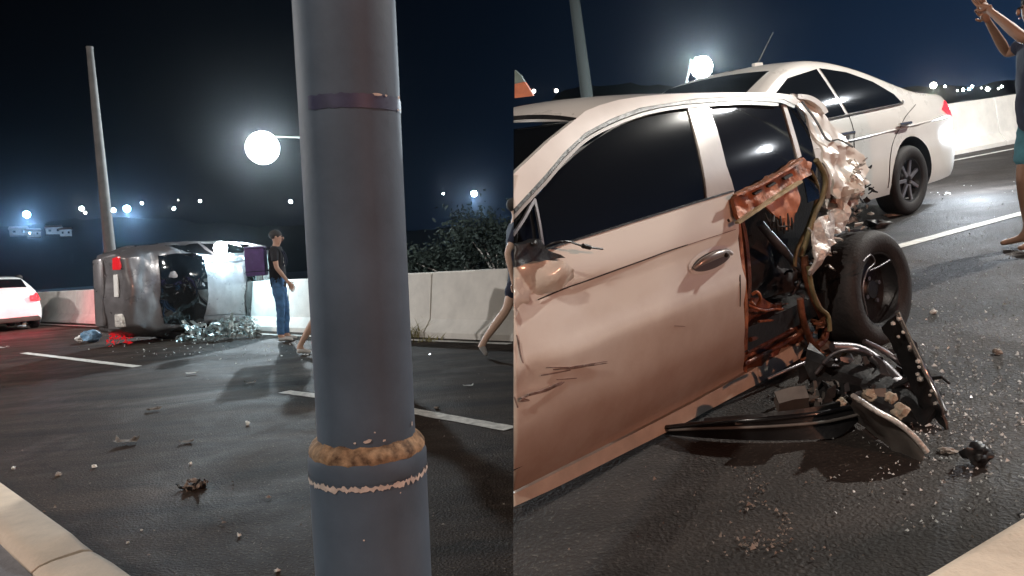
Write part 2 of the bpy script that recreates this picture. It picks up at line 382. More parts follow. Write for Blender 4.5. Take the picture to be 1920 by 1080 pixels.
# left median kerb (near left corner) and the pavement behind it
KZ = .24
k0, k1 = gl(0, 896, KZ), gl(262, 1080, KZ)
kd = (k1 - k0); kd.z = 0; kd.normalize(); kn = V((-kd.y, kd.x, 0)); kn = -kn if kn.y > 0 else kn     # towards the camera
med = tag(empty('kerb', ML @ T(k0.x, k0.y, 0), 'pale concrete median kerb in the near left corner of the road', 'kerb'), None)
KW = abs((gl(0, 1003, KZ) - V((k0.x, k0.y, KZ))).dot(kn))
print('KW', KW)
def kerb_stone(s0, s1, w0=0.0, w1=KW, par=med, org=V((0, 0, 0)), d=kd, n=kn, h=KZ, m=None, seed=0):
    bm = bmesh.new(); st = 10; rows = []
    prof = [(w0, 0), (w0, h - .03), (w0 + .012, h - .008), (w0 + .035, h), (w1 - .06, h), (w1 - .02, h - .006), (w1, h - .03), (w1, 0)]
    for i in range(st + 1):
        s = s0 + (s1 - s0) * i / st; r = []
        for (a, z) in prof:
            e = .006 * fbm((s * 3, a * 5, seed), 1.3)
            inset = .012 if i in (0, st) and z > h - .02 else 0
            r.append(bm.verts.new(org + d * s + n * (a + e) + V((0, 0, z - inset + (e if z > .1 else 0)))))
        rows.append(r)
    for a, b_ in zip(rows, rows[1:]):
        for k in range(len(prof) - 1): bm.faces.new((a[k], a[k + 1], b_[k + 1], b_[k]))
    bm.faces.new(rows[0]); bm.faces.new(rows[-1][::-1])
    return sharp(bm_obj('kerb_stone', bm, m or M_['kerb'], par), 40)
joint = gl(178, 1020, KZ); js = (joint - V((k0.x, k0.y, KZ))).dot(kd)
for i, (a, b_) in enumerate(((js - 4.2, js - 2.1 - .01), (js - 2.1 + .01, js - .012), (js + .012, js + 2.1), (js + 2.12, js + 4.2))):
    kerb_stone(a, b_, seed=i)
pv = mesh_obj('pavement', [ML @ (V((k0.x, k0.y, KZ - .035)) + kd * s + kn * o) for s, o in ((-6, KW + .002), (6, KW + .002), (6, KW + 2.3), (-6, KW + 2.3))], [(0, 1, 2, 3)], M_['slab']); tag(pv, kind='structure')
# right median kerb in the near right corner
r0, r1 = gr(1712, 1080, .15), gr(1920, 957, .15)
rd = (r1 - r0); rd.z = 0; rd.normalize(); rn = V((rd.y, -rd.x, 0)); rn = -rn if rn.y > 0 else rn
med2 = empty('kerb', MR @ T(r0.x, r0.y, 0), 'smooth cream concrete kerb in the near right corner', 'kerb')
for i, (a, b_) in enumerate(((-1.6, 2.0), (2.02, 4.4))):
    kerb_stone(a, b_, 0, .75, med2, d=rd, n=rn, h=.15, seed=9 + i)

# concrete barriers: New Jersey profile, one thing per segment
NJ = [(0, 0), (0, .08), (.14, .26), (.24, .93), (.26, .945), (.38, .945), (.40, .93), (.50, .26), (.64, .08), (.64, 0)]
def barrier(M, org, d, o, L, label, hs=1.0, group='concrete barrier segments along the road', seed=0):
    root = empty('concrete_barrier', M @ T(org), label, 'concrete barrier', group)
    bm = bmesh.new(); rows = []; st = 12
    for i in range(st + 1):
        s = L * i / st; r = []
        for k, (a, z) in enumerate(NJ):
            e = .006 * fbm((s, a, z + seed), 2.0)
            if i in (0, st): a = a + (.01 if a < .3 else -.01)
            r.append(bm.verts.new(d * s + o * (a + e) + V((0, 0, (z * hs if z > .1 else z) + (e if z > .1 else 0)))))
        rows.append(r)
    for a, b_ in zip(rows, rows[1:]):
        for k in range(len(NJ) - 1): bm.faces.new((a[k], a[k + 1], b_[k + 1], b_[k]))
    bm.faces.new(rows[0]); bm.faces.new(rows[-1][::-1])
    sharp(bm_obj('concrete_body', bm, M_['conc'], root), 28)
    lip = bmesh.new(); add_box(lip, tuple(d * L / 2 + o * .32 + V((0, 0, .949 * hs)))
        , (L - .06, .10, .012), None)
    # drain slot at the foot
    me = lip; bm2 = me; 
    for v in bm2.verts: pass
    bm2.free()
    return root
jl = [gl(138, 604), gl(795, 633)]
sj = (gl(138, 604.5) - bL).dot(dL)
labels = ['long white barrier segment right of the tall grey pole, dry weeds at its left end',
          'concrete barrier segment behind the man in jeans', 'red-lit barrier segment beside the tail of the overturned car',
          'pale barrier segment just left of the overturned car', 'far barrier segment behind the white car on the left']
segs = []
nseg = max(2, round(sj / 4.0)); Ls = sj / nseg
barrier(ML, bL - dL * 3.2, dL, oL, 3.19, labels[0])
for i in range(nseg):
    lb = ('concrete barrier segment behind the man in blue jeans' if i == 0 else
          'reddish concrete barrier segment right behind the overturned car' if i == nseg - 1 else
          'barrier segment behind the roof of the overturned car' if i == 1 else 'barrier segment behind the bonnet of the overturned car')
    barrier(ML, bL + dL * (Ls * i + .02), dL, oL, Ls - .03, lb, seed=i)
for i in range(4):
    barrier(ML, bL + dL * (sj + Ls * i + .02), dL, oL, Ls - .03,
            ['barrier segment left of the overturned car, pale with a slanted joint', 'barrier segment just above the boot of the white car at the left edge', 'barrier segment behind the white car at the left edge', 'farthest barrier segment beyond the left edge'][i], seed=20 + i)
print('SEG', sj, nseg, Ls)
rj = (gr(1886, 272) - bR).dot(dR)
barrier(MR, bR + dR * (rj + .02), dR, oR, 4.0, 'barrier segment at the right edge behind the standing bystander')
barrier(MR, bR + dR * (rj - 4.0), dR, oR, 3.98, 'brightly lit white barrier segment behind the tail of the white sedan')
barrier(MR, bR + dR * (rj - 8.02), dR, oR, 3.99, 'barrier segment hidden behind the rear wing of the white sedan')
barrier(MR, bR + dR * (rj + 4.04), dR, oR, 4.0, 'barrier segment beyond the right edge')

# hills with noise
def hill(name, tops, dist, back, z0=-3):
    vs = []; n = len(tops)
    c = smoothtab(tops, 10)
    for (px, py) in c:
        p = CP + ray(px, py) * dist; hgt = p.z
        nz = fbm((px * .02, 0, dist), 1.0) * dist * .006
        f = CP + ray(px, py) * dist * .88
        vs += [V((f.x, f.y, z0)), V((p.x * .95, p.y * .95, max(z0, (hgt + nz) * .45))), V((p.x, p.y, hgt + nz)), V((p.x * back, p.y * back, z0))]
    fs = []
    for i in range(len(c) - 1):
        for k in range(3): fs.append((4 * i + k, 4 * i + 4 + k, 4 * i + 5 + k, 4 * i + 1 + k))
    o = mesh_obj(name, vs, fs, M_['terrain'], smooth=True); tag(o, kind='structure'); return o
hill('hill', [(-900, 430), (-200, 425), (0, 424), (130, 412), (260, 408), (420, 420), (560, 425), (760, 432), (900, 420), (962, 415), (1010, 420)], 270, 1.3)
hill('hill', [(985, 420), (1010, 250), (1060, 168), (1200, 160), (1400, 164), (1700, 163), (1850, 158), (2000, 140), (2600, 100)], 265, 1.3)

# ------------------------------------------------------------------ street lamps and far lights
def plight(name, P, col, p, parent, r=.12, spot=None):
    l = bpy.data.lights.new(name, 'POINT'); l.energy = P; l.color = col; l.shadow_soft_size = r
    o = bpy.data.objects.new(name, l); COL.objects.link(o); o.parent = parent; o.location = p; return o
def street_lamp(headpos, armdir, armlen, P, col, label, glass, globe=.2, base_z=0.0, group='tall street lamps', rad=.09, arm_rise=.5):
    """head at headpos (world); pole stands armlen away along armdir"""
    h = V(headpos); a = V((armdir[0], armdir[1], 0)).normalized()
    root = empty('street_lamp', T(h.x + a.x * armlen, h.y + a.y * armlen, base_z), label, 'street lamp', group)
    H = h.z - base_z
    tube('pole', [(0, 0, 0), (0, 0, H * .5), (0, 0, H - arm_rise)], [rad, rad * .8, rad * .6], M_['terrain' if group == 'street lamps' else 'galv'], root)
    tube('arm', crv([(0, 0, H - arm_rise), (-a.x * armlen * .3, -a.y * armlen * .3, H - .1), (-a.x * (armlen - .3), -a.y * (armlen - .3), H + .08)], 5), .03, M_['terrain'], root)
    bm = bmesh.new(); add_box(bm, (-a.x * armlen, -a.y * armlen, H + .10), (.42, .22, .09), T(0, 0, 0), .03)
    hd = sharp(bm_obj('lamp_head', bm, M_['terrain'], root), 35)
    bm = bmesh.new(); bmesh.ops.create_uvsphere(bm, u_segments=20, v_segments=12, radius=globe, matrix=T(-a.x * armlen, -a.y * armlen, H - globe * .5))
    gl_ = bm_obj('lamp_glass', bm, glass, hd, True)
    tcm = V((CP.x - h.x, CP.y - h.y, 0)).normalized() * (globe * 2.6)
    plight('lamp_light', P, col, (-a.x * armlen + tcm.x, -a.y * armlen + tcm.y, H - globe * .7), root, .10)
    return root
# big lamp in view of the left picture
pA = CP + ray(491, 262) * 24
CX = CAM.to_3x3() @ V((1, 0, 0))
street_lamp(pA, CX, 2.6, 3600, (.80, .93, 1), 'blazing white street lamp in the sky just left of the big grey pole', M_['lamp'], .52, group='street lamps')
pD = CP + ray(1315, 116) * 21
street_lamp(pD, CX * -1, .45, 2600, (.78, .92, 1), 'cool white lamp glowing above the roof of the wrecked car', M_['lamp'], .30, base_z=-.4, group='street lamps')
def far_lamp(px, py, dist, r, mt, label, P=0, col=(1, 1, 1), zb=None, pole=True):
    p = CP + ray(px, py) * dist
    root = empty('distant_lamp', T(p.x, p.y, p.z - 6), label, 'lamp', 'distant lamps of the town')
    bm = bmesh.new(); bmesh.ops.create_icosphere(bm, subdivisions=2, radius=r, matrix=T(0, 0, 6))
    bm_obj('bulb', bm, mt, root, True)
    tube('bracket', [(0, 0, 5.2 - r), (0, 0, 6 - r)], .05, M_['terrain'], root, 6)
    if P: plight('lamp_light', P, col, (0, 0, 6 - r * 2 - .2), root, .3)
    return root
for (px, py, r, mt, P, lb) in (
    (50, 402, 1.0, 'lampblue', 16000, 'blue-white distant lamp at the far left above the white car'),
    (238, 391, 1.0, 'lampblue', 14000, 'blue-white distant lamp just right of the thin tall pole'),
    (213, 394, .55, 'lamp', 0, 'small white lamp close to the right side of the thin tall pole'),
    (153, 391, .62, 'lamp', 0, 'small oval white lamp left of the thin tall pole'),
    (160, 399, .42, 'lampw', 0, 'faint lamp just below the oval one left of the thin pole'),
    (266, 381, .38, 'lamp', 0, 'tiny lamp high right of the second blue lamp'),
    (326, 391, .42, 'lamp', 0, 'tiny lamp above the rear of the overturned car'),
    (334, 375, .22, 'lampw', 0, 'faintest speck of light above the overturned car'),
    (375, 377, .34, 'lamp', 0, 'tiny lamp above the middle of the overturned car'),
    (545, 378, .52, 'lamp', 0, 'white distant lamp close to the left edge of the big grey pole'),
    (831, 363, .30, 'lamp', 0, 'tiny lamp right of the big grey pole'),
    (889, 363, .85, 'lamp', 5000, 'bright bluish distant lamp right of the big grey pole')):
    far_lamp(px, py, 215, r, M_[mt], lb, P, (.35, .62, 1))
for (px, py, r, mt, P, lb) in (
    (1750, 160, .9, 'lampw', 2500, 'bright round lamp above the red tail light of the sedan'),
    (1772, 162, .25, 'lamp', 0, 'tiny lamp immediately right of the bright round one'),
    (1806, 168, .35, 'lamp', 0, 'bluish town light above the sedan tail'),
    (1817, 167, .38, 'lampblue', 0, 'paired bluish town light above the barrier'),
    (1823, 162, .3, 'lamp', 0, 'upper light of a pair above the barrier'),
    (1840, 165, .25, 'lampw', 0, 'small warm town light above the barrier'),
    (1852, 167, .5, 'lamp', 0, 'brighter town light above the joint of the barrier'),
    (1872, 166, .3, 'lampw', 0, 'faint town light near the right edge'),
    (1878, 162, .25, 'lamp', 0, 'last town light before the bystander'),
    (1795, 170, .22, 'lamp', 0, 'faint speck of light over the sedan boot'),
    (1001, 171, .55, 'lampw', 0, 'round light at the left above the wrecked car roof'),
    (1043, 170, .55, 'lampw', 0, 'second round light above the wrecked car roof near the dark pole')):
    far_lamp(px, py, 205, r, M_[mt], lb, P, (1, .9, .8))

# tall thin concrete poles standing behind the barrier
def plain_pole(pxt, pyt, pxb, pyb, dist, r0, r1, label, mt, cat='pole', name='utility_pole'):
    t = CP + ray(pxt, pyt) * dist; b_ = CP + ray(pxb, pyb) * dist
    d = (b_ - t); b2_ = t + d * 1.0
    root = empty(name, T(b2_), label, cat)
    tube('pole_shaft', [V((0, 0, 0)), (t - b2_) * .5, t - b2_], [r0, (r0 + r1) / 2, r1], mt, root, 14)
    tube('pole_cap', [(t - b2_), (t - b2_) * 1.004], r1 * 1.15, mt, root, 14)
    return root
plain_pole(168, 90, 215, 560, 20, .165, .085, 'tall thin concrete pole rising behind the tail of the overturned car', M_['wood'])
plain_pole(1072, -40, 1103, 200, 24, .20, .16, 'dark pole standing behind the roof of the wrecked white car', M_['terrain'])

# ------------------------------------------------------------------ the big grey lamp post close to the camera
def near_pole():
    up = (CAM.to_3x3() @ V((-.034, 1, .09))).normalized()
    o = CP + ray(689, 835) * 1.235
    side = up.cross(V((0, 1, 0))).normalized(); fw = side.cross(up)
    M = basis(o, side, -fw, up)
    zb = -o.z / up.z
    root = empty('lamp_post', M @ T(0, 0, zb), 'thick grey painted steel lamp post with rusty welded collar, nearest the camera', 'lamp post')
    q = -zb
    def rev(name, prof, mt, par, seg=64, warp=0):
        bm = bmesh.new(); rings = []
        for (z, r) in prof:
            rings.append([bm.verts.new(((r + warp * fbm((math.cos(a) * 3, math.sin(a) * 3, z * 30), 1.5)) * math.cos(a), (r + warp * fbm((math.cos(a) * 3, math.sin(a) * 3, z * 30), 1.5)) * math.sin(a), z + q + (warp * 2 * fbm((math.cos(a) * 6, math.sin(a) * 6, z), 1.0) if warp else 0))) for a in [2 * math.pi * k / seg for k in range(seg)]])
        for a, b_ in zip(rings, rings[1:]):
            for k in range(seg): bm.faces.new((a[k], a[(k + 1) % seg], b_[(k + 1) % seg], b_[k]))
        return sharp(bm_obj(name, bm, mt, par), 50)
    R1, R2 = .0795, .0955
    sh = rev('upper_shaft', [(.0, R1), (.3, R1), (2.5, R1), (5.8, R1 * .9)], M_['galv'], root)
    rev('lower_shaft', [(-1.2, R2), (-.05, R2), (-.035, R2)], M_['galv'], root)
    rev('collar', [(-.036, R2), (-.034, R2 + .0012), (-.012, R2 + .001), (-.004, R2 - .002)], M_['galv'], root)
    rev('weld_bead', [(-.006, R2 - .002), (.002, R2 - .001), (.010, R2 - .006), (.014, R1 + .006), (.018, R1 + .001), (.022, R1 - .001)], M_['rustpole'], root, 96, .0014)
    # chipped primer rings: ragged bands of thin flakes
    def flakes(name, z, hgt, r, mt, n=220, amp=.7, frac=1):
        bm = bmesh.new(); up_, dn = [], []
        for k in range(n + 1):
            a = 2 * math.pi * k / n
            e1 = fbm((math.cos(a) * 9, math.sin(a) * 9, z * 7), 2.2, 4); e2 = fbm((math.cos(a) * 9, math.sin(a) * 9, z * 7 + 5), 2.2, 4)
            t = z + hgt * (.5 + amp * e1) ; b_ = z - hgt * (.5 + amp * e2)
            dn.append(bm.verts.new((r * math.cos(a), r * math.sin(a), b_ + q))); up_.append(bm.verts.new((r * math.cos(a), r * math.sin(a), t + q)))
        for k in range(n):
            if up_[k].co.z > dn[k].co.z and up_[k + 1].co.z > dn[k + 1].co.z: bm.faces.new((dn[k], dn[k + 1], up_[k + 1], up_[k]))
        return bm_obj(name, bm, mt, root)
    flakes('bare_primer_ring', -.041, .007, R2 + .0017, M_['chip'], amp=.8)
    # navy tape around the upper shaft
    bm = bmesh.new(); n = 60; a0 = math.radians(52); a1 = math.radians(186); z0 = .548
    lo, hi = [], []
    for k in range(n + 1):
        a = a0 + (a1 - a0) * k / n
        lo.append(bm.verts.new(((R1 + .001) * math.cos(a), (R1 + .001) * math.sin(a), z0 + q - .0105 + .002 * fbm((k * .3, 0, 0), 1))))
        hi.append(bm.verts.new(((R1 + .001) * math.cos(a), (R1 + .001) * math.sin(a), z0 + q + .0105 + .003 * fbm((k * .3, 4, 0), 1))))
    for k in range(n): bm.faces.new((lo[k], lo[k + 1], hi[k + 1], hi[k]))
    tp = bm_obj('tape_band', bm, M_['tape'], root)
    for (aa, zz, w_, h_) in ((-48, .558, .020, .004), (-36, .558, .006, .004), (-10, .560, .010, .006), (-6, .541, .008, .005), (-14, .540, .006, .004),
                             (-78, .030, .014, .006), (-60, .028, .006, .004), (-92, .028, .004, .004), (-70, .043, .003, .003), (-16, .040, .006, .007), (-50, -.055, .003, .003), (-86, -.12, .003, .003)):
        bm = bmesh.new(); rr = (R1 if zz > 0 else R2) + .0022
        a = math.radians(aa + 180); c = V((rr * math.cos(a), rr * math.sin(a), zz + q)); tx = V((-math.sin(a), math.cos(a), 0)); rim = []
        for k in range(9):
            t = 2 * math.pi * k / 9; f_ = random.uniform(.6, 1.2)
            rim.append(bm.verts.new(c + tx * math.cos(t) * w_ / 2 * f_ + V((0, 0, 1)) * math.sin(t) * h_ / 2 * f_))
        bm.faces.new(rim); bm_obj('paint_chip', bm, M_['chip'], root)
    # arm and lamp head far above the picture
    tube('arm', crv([(0, 0, 5.8 + q), (-.3, .2, 6.6 + q), (-1.2, .8, 7.0 + q)], 5), .035, M_['galv'], root)
    return root
near_pole()

# ------------------------------------------------------------------ generic car bodies (x forward, y left, z up; origin under the rear axle, on the centre line)
INSET = smoothtab([(.15, .07), (.22, .045), (.32, .012), (.45, .0), (.58, .0), (.66, .012), (.74, .022), (.80, .018), (.90, .05), (.98, .085), (1.1, .135), (1.25, .21), (1.38, .28), (1.44, .32), (1.50, .37)], 4)
class Body:
    def __init__(s, top, bot, hw, crown=.03):
        s.top, s.bot, s.hw, s.cr = smoothtab(top, 6), bot, smoothtab(hw, 6), crown
    def side(s, x, z): return lerp(s.hw, x) - lerp(INSET, z)
    def edge(s, x):
        zt = lerp(s.top, x); return max(.05, s.side(x, zt) - .05)
    def topz(s, x, y):
        e = s.edge(x); return lerp(s.top, x) + s.cr * (1 - min(1, abs(y) / e) ** 2)
    def shell(s, name, mt, parent, dx=.07, arches=(), ar=.35, dent=None, inner=None):
        x0, x1 = s.top[0][0], s.top[-1][0]; n = int((x1 - x0) / dx); rows = []
        bm = bmesh.new()
        for i in range(n + 1):
            x = x0 + (x1 - x0) * i / n; zt = lerp(s.top, x); zb = lerp(s.bot, x); r = []
            sd = []
            for k in range(13):
                z = zb + (zt - zb - .045) * k / 12; sd.append((s.side(x, z), z))
            ye = s.edge(x)
            sd += [(s.side(x, zt - .02) - .012, zt - .018), (ye + .018, zt - .004), (ye, zt)]
            for f_ in (.85, .6, .3): sd.append((ye * f_, s.topz(x, ye * f_)))
            full = sd + [(0, s.topz(x, 0))] + [(-a, b_) for a, b_ in sd[::-1]]
            for (y, z) in full:
                p = V((x, y, z))
                if dent: p = dent(p)
                r.append(bm.verts.new(p))
            rows.append(r)
        for a, b_ in zip(rows, rows[1:]):
            m = len(a)
            for k in range(m - 1): bm.faces.new((a[k], a[k + 1], b_[k + 1], b_[k]))
            bm.faces.new((a[-1], a[0], b_[0], b_[-1]))
        bm.faces.new(rows[0]); bm.faces.new(rows[-1][::-1])
        bmesh.ops.triangulate(bm, faces=[f for f in bm.faces if len(f.verts) > 4])
        o = bm_obj(name, bm, mt, parent)
        if arches:
            cb = bmesh.new()
            for ax in arches:
                for sg in (-1, 1):
                    bmesh.ops.create_cone(cb, cap_ends=True, segments=32, radius1=ar, radius2=ar, depth=.5, matrix=T(ax, sg * (s.side(ax, .5) - .05), .34) @ Matrix.Rotation(math.pi / 2, 4, 'X'))
            cm = bpy.data.meshes.new('cut'); cb.to_mesh(cm); cb.free(); cm.materials.append(mt); cm.materials.append(M_['black'])
            for p in cm.polygons: p.material_index = 1
            o.data.materials.append(M_['black'])
            cut = bpy.data.objects.new('cut', cm); COL.objects.link(cut)
            pm = o.parent; o.parent = None
            md = o.modifiers.new('b', 'BOOLEAN'); md.object = cut; md.operation = 'DIFFERENCE'; md.solver = 'EXACT'
            bpy.context.view_layer.update()
            dg = bpy.context.evaluated_depsgraph_get(); me = bpy.data.meshes.new_from_object(o.evaluated_get(dg))
            o.modifiers.clear(); o.data = me; o.parent = pm
            bpy.data.objects.remove(cut); bpy.data.meshes.remove(cm)
        return sharp(o, 32)
    def sp(s, name, poly, mt, parent, off=.006, sgn=1, th=.004, step=.08, dent=None):
        """panel lying on the side surface; poly in (x, z)"""
        fn = lambda x, z: V((x, sgn * (s.side(x, z) + off), z))
        f2 = (lambda x, z: dent(fn(x, z))) if dent else fn
        bm = poly2(poly, step, f2, th, (0, -sgn, 0)); return sharp(bm_obj(name, bm, mt, parent), 30)
    def tp(s, name, poly, mt, parent, off=.006, step=.08, dent=None):
        """panel lying on the top surface; poly in (x, y)"""
        fn = lambda x, y: V((x, y, s.topz(x, y))) + s.tn(x) * off
        f2 = (lambda x, z: dent(fn(x, z))) if dent else fn
        bm = poly2(poly, step, f2, .004, (0, 0, -1)); return sharp(bm_obj(name, bm, mt, parent), 30)
    def tn(s, x):
        dz = (lerp(s.top, x + .03) - lerp(s.top, x - .03)) / .06; return V((-dz, 0, 1)).normalized()
def wheel(parent, x, y, sgn, r=.31, w_=.2, rim='alloy', M=None, spokes=7, cap=True, name='wheel'):
    bm = bmesh.new(); seg = 40
    prof = [(.62, -.5), (.66, -.42), (.9, -.5), (.97, -.42), (1, -.3), (.992, -.15), (1, 0), (.992, .15), (1, .3), (.97, .42), (.9, .5), (.78, .515), (.66, .46), (.62, .40)]
    rings = []
    for (a, b_) in prof:
        rings.append([bm.verts.new((r * a * math.cos(t), b_ * w_, r * a * math.sin(t))) for t in [2 * math.pi * k / seg for k in range(seg)]])
    for a, b_ in zip(rings, rings[1:] + rings[:1]):
        for k in range(seg): bm.faces.new((a[k], a[(k + 1) % seg], b_[(k + 1) % seg], b_[k]))
    MM = M if M is not None else T(x, y, r) @ (Matrix.Rotation(math.pi, 4, 'Z') if sgn < 0 else Matrix())
    ty = sharp(bm_obj('tyre', bm, M_['rubber'], parent, M=MM), 50); ty.name = name
    bm = bmesh.new(); prof = [(.63, .42), (.60, .40), (.57, .18), (.53, .10), (.30, .12), (.17, .20), (.15, .24), (0.001, .25)]
    rings = []
    for (a, b_) in prof: rings.append([bm.verts.new((r * a * math.cos(t), b_ * w_, r * a * math.sin(t))) for t in [2 * math.pi * k / seg for k in range(seg)]])
    for i, (a, b_) in enumerate(zip(rings, rings[1:])):
        for k in range(seg): bm.faces.new((a[k], a[(k + 1) % seg], b_[(k + 1) % seg], b_[k]))
    bmesh.ops.recalc_face_normals(bm, faces=bm.faces)
    rm = sharp(bm_obj('rim', bm, M_['black'] if rim == 'alloy' else M_[rim], ty), 40)
    if rim == 'alloy':
        for k in range(spokes):
            a = 2 * math.pi * k / spokes; b = bmesh.new()
            add_box(b, (r * .36, w_ * .30, 0), (r * .46, w_ * .12, r * .10), Matrix.Rotation(a, 4, 'Y'), .006); bm_obj('spoke', b, M_['alloy'], ty)
    else:
        for k in range(4):
            a = 2 * math.pi * k / 4 + .4; b = bmesh.new(); bmesh.ops.create_cone(b, cap_ends=True, segments=8, radius1=.012, radius2=.010, depth=.02, matrix=Matrix.Rotation(a, 4, 'Y') @ T(r * .22, w_ * .21, 0) @ Matrix.Rotation(math.pi / 2, 4, 'X')); bm_obj('wheel_nut', b, M_['steel'], ty)
    return ty
def strip_on_side(B, name, pts, mt, parent, wdt=.012, off=.008, sgn=1):
    P = [V((x, sgn * (B.side(x, z) + off), z)) for (x, z) in smoothtab(pts, 5)]
    return tube(name, P, wdt / 2, mt, parent, 6)

# --- white sedan on the right
def car_frame(M, contact, vp, halfw, flip):
    """contact: ground pixel under near-side rear wheel; vp: pixel the body's length runs to"""
    c = gr(*contact) if M is MR else gl(*contact)
    d = M.to_3x3().inverted() @ ray(*vp); d.z = 0; d.normalize()
    f = -d if flip else d; z = V((0, 0, 1)); y = z.cross(f)
    s = 1 if y.dot(c) < 0 or y.y < 0 else -1
    org = c - y * s * halfw
    return M @ basis(org, f, y, z), s
Msed, sgs = car_frame(MR, (1692, 402), (3000, 10), .90, True)
Msed = Msed @ Matrix.Scale(1.12, 4)
sed = empty('sedan_car', Msed, 'undamaged white fastback sedan parked beyond the wrecked car, tail lamp lit red', 'car', 'cars on the right')
BS = Body([(-1.22, .58), (-1.20, .86), (-1.12, 1.02), (-.7, 1.07), (-.35, 1.11), (0, 1.22), (.4, 1.36), (.8, 1.45), (1.15, 1.465), (1.5, 1.40), (1.95, 1.20), (2.4, 1.0), (3.0, .91), (3.3, .82), (3.45, .6)],
          [(-1.22, .40), (-1.0, .24), (3.3, .22), (3.45, .35)],
          [(-1.22, .66), (-1.08, .78), (-.7, .87), (-.2, .91), (1.3, .92), (2.8, .90), (3.2, .80), (3.45, .60)])
BS.shell('body', M_['white'], sed, arches=(0, 2.62), ar=.37)
for sg in (sgs, -sgs):
    dl = [BS.sp('side_window', [(.93, .985), (1.72, .955), (1.74, 1.20), (1.45, 1.33), (1.0, 1.385)], M_['glass'], sed, sgn=sg),
          BS.sp('side_window', [(-.02, 1.015), (.88, .99), (.95, 1.39), (.6, 1.335), (.28, 1.23), (.05, 1.10)], M_['glass'], sed, sgn=sg),
          BS.sp('side_window', [(1.78, .955), (2.25, .96), (2.1, 1.03), (1.80, 1.17)], M_['glass'], sed, sgn=sg)]
    strip_on_side(BS, 'chrome_strip', [(-.05, 1.03), (.05, 1.005), (.9, .975), (1.8, .945), (2.45, .945)], M_['chrome'], sed, .016, sgn=sg)
    strip_on_side(BS, 'door_gap', [(.88, .98), (.93, .6), (.80, .3)], M_['seam'], sed, .007, .002, sgn=sg)
    strip_on_side(BS, 'door_gap', [(-.25, .98), (.1, .85), (.38, .60), (.42, .3)], M_['seam'], sed, .007, .002, sgn=sg)
    strip_on_side(BS, 'shoulder_crease', [(-.85, .83), (0, .80), (1.2, .76), (2.4, .74)], M_['white'], sed, .02, -.004, sgn=sg)
    for hx in (.12, 1.05):
        b = bmesh.new(); add_box(b, (hx, sg * (BS.side(hx, .83) + .028), .83), (.20, .028, .03), None, .01); sharp(bm_obj('door_handle', b, M_['chrome'], sed), 40)
BS.tp('rear_window', [(-.28, -.55), (.55, -.56), (.55, .56), (-.28, .55)], M_['glass'], sed)
BS.tp('windscreen', [(1.5, -.54), (2.32, -.62), (2.32, .62), (1.5, .54)], M_['glass'], sed)
for sg in (1, -1):
    wheel(sed, 0, sg * .80, sg, .315, .21); wheel(sed, 2.62, sg * .80, sg, .315, .21)
    tl = BS.sp('tail_lamp', [(-1.19, .80), (-.90, .84), (-.78, .90), (-1.0, .975), (-1.19, .96)], M_['red'], sed, .010, sg, .02)
    b = bmesh.new(); add_box(b, (-1.22, sg * .50, .885), (.03, .30, .13), None, .01); bm_obj('tail_lamp', b, M_['red'], sed)
b = bmesh.new(); add_box(b, (-1.235, 0, .62), (.012, .42, .13)); bm_obj('number_plate', b, M_['paper'], sed)
box('added_tail_lamp', (-1.235, sgs * .50, .76), (.02, .14, .07), M_['lamp'], sed, bevel=.005)  # lit lamp added as a source for the glare at the tail
plight('bumper_fill', 190, (.80, .90, 1), (-1.55, sgs * .75, .62), sed, .06)  # added fill light that blows out the bumper corner
sp_ = bpy.data.lights.new('barrier_fill', 'SPOT'); sp_.energy = 1500; sp_.color = (.86, .93, 1); sp_.spot_size = math.radians(75); sp_.spot_blend = .8; sp_.shadow_soft_size = .05  # added beam that brightens the barrier behind the tail
spo = bpy.data.objects.new('barrier_fill', sp_); COL.objects.link(spo); spo.parent = sed; spo.location = (-1.30, 0, .80); spo.rotation_euler = V((-1, -sgs * .55, .02)).to_track_quat('-Z', 'Y').to_euler()
# roof aerials
for (x, y, a, ln) in ((1.0, .05, -.12, .32),):
    tube('antenna', [(x, y, 1.50), (x - .28, y, 1.50 + ln * .9)], [.008, .004], M_['black'], sed, 6)
box('roof_fin', (.98, .05, 1.515), (.12, .04, .03), M_['white'], sed, bevel=.01)

# --- white car at the left edge
c0 = gl(58, 640) + dL * 5.1
f = dL.copy(); y_ = V((0, 0, 1)).cross(f); sgl = 1 if y_.y < 0 else -1
org = c0 - y_ * sgl * .78 + f * .78
lc = empty('white_car', basis(org, f, y_, V((0, 0, 1))), 'white car at the left edge seen from its glowing rear corner', 'car', 'cars on the left')
BL = Body([(-.80, .55), (-.78, .88), (-.70, 1.0), (-.5, 1.12), (-.1, 1.38), (.2, 1.44), (.8, 1.47), (1.4, 1.43), (2.0, 1.2), (2.4, 1.0), (3.0, .9), (3.2, .7)],
          [(-.8, .36), (-.6, .22), (3.1, .22), (3.2, .35)], [(-.8, .68), (-.65, .80), (-.2, .84), (2.6, .84), (3.2, .62)])
BL.shell('body', M_['white'], lc, arches=(0, 2.5), ar=.35)
for sg in (1, -1):
    BL.sp('side_window', [(-.25, 1.03), (.55, 1.0), (.6, 1.36), (.05, 1.32)], M_['glass'], lc, sgn=sg)
    BL.sp('side_window', [(.62, 1.0), (1.75, .98), (1.35, 1.33), (.67, 1.37)], M_['glass'], lc, sgn=sg)
    wheel(lc, 0, sg * .76, sg, .30, .19); wheel(lc, 2.5, sg * .76, sg, .30, .19)
    BL.sp('tail_lamp', [(-.78, .74), (-.58, .78), (-.5, .92), (-.72, .98), (-.78, .92)], M_['red'], lc, .008, sg, .02)
    b = bmesh.new(); add_box(b, (-.79, sg * .60, .84), (.04, .16, .16), None, .01); bm_obj('tail_lamp', b, M_['red'], lc)
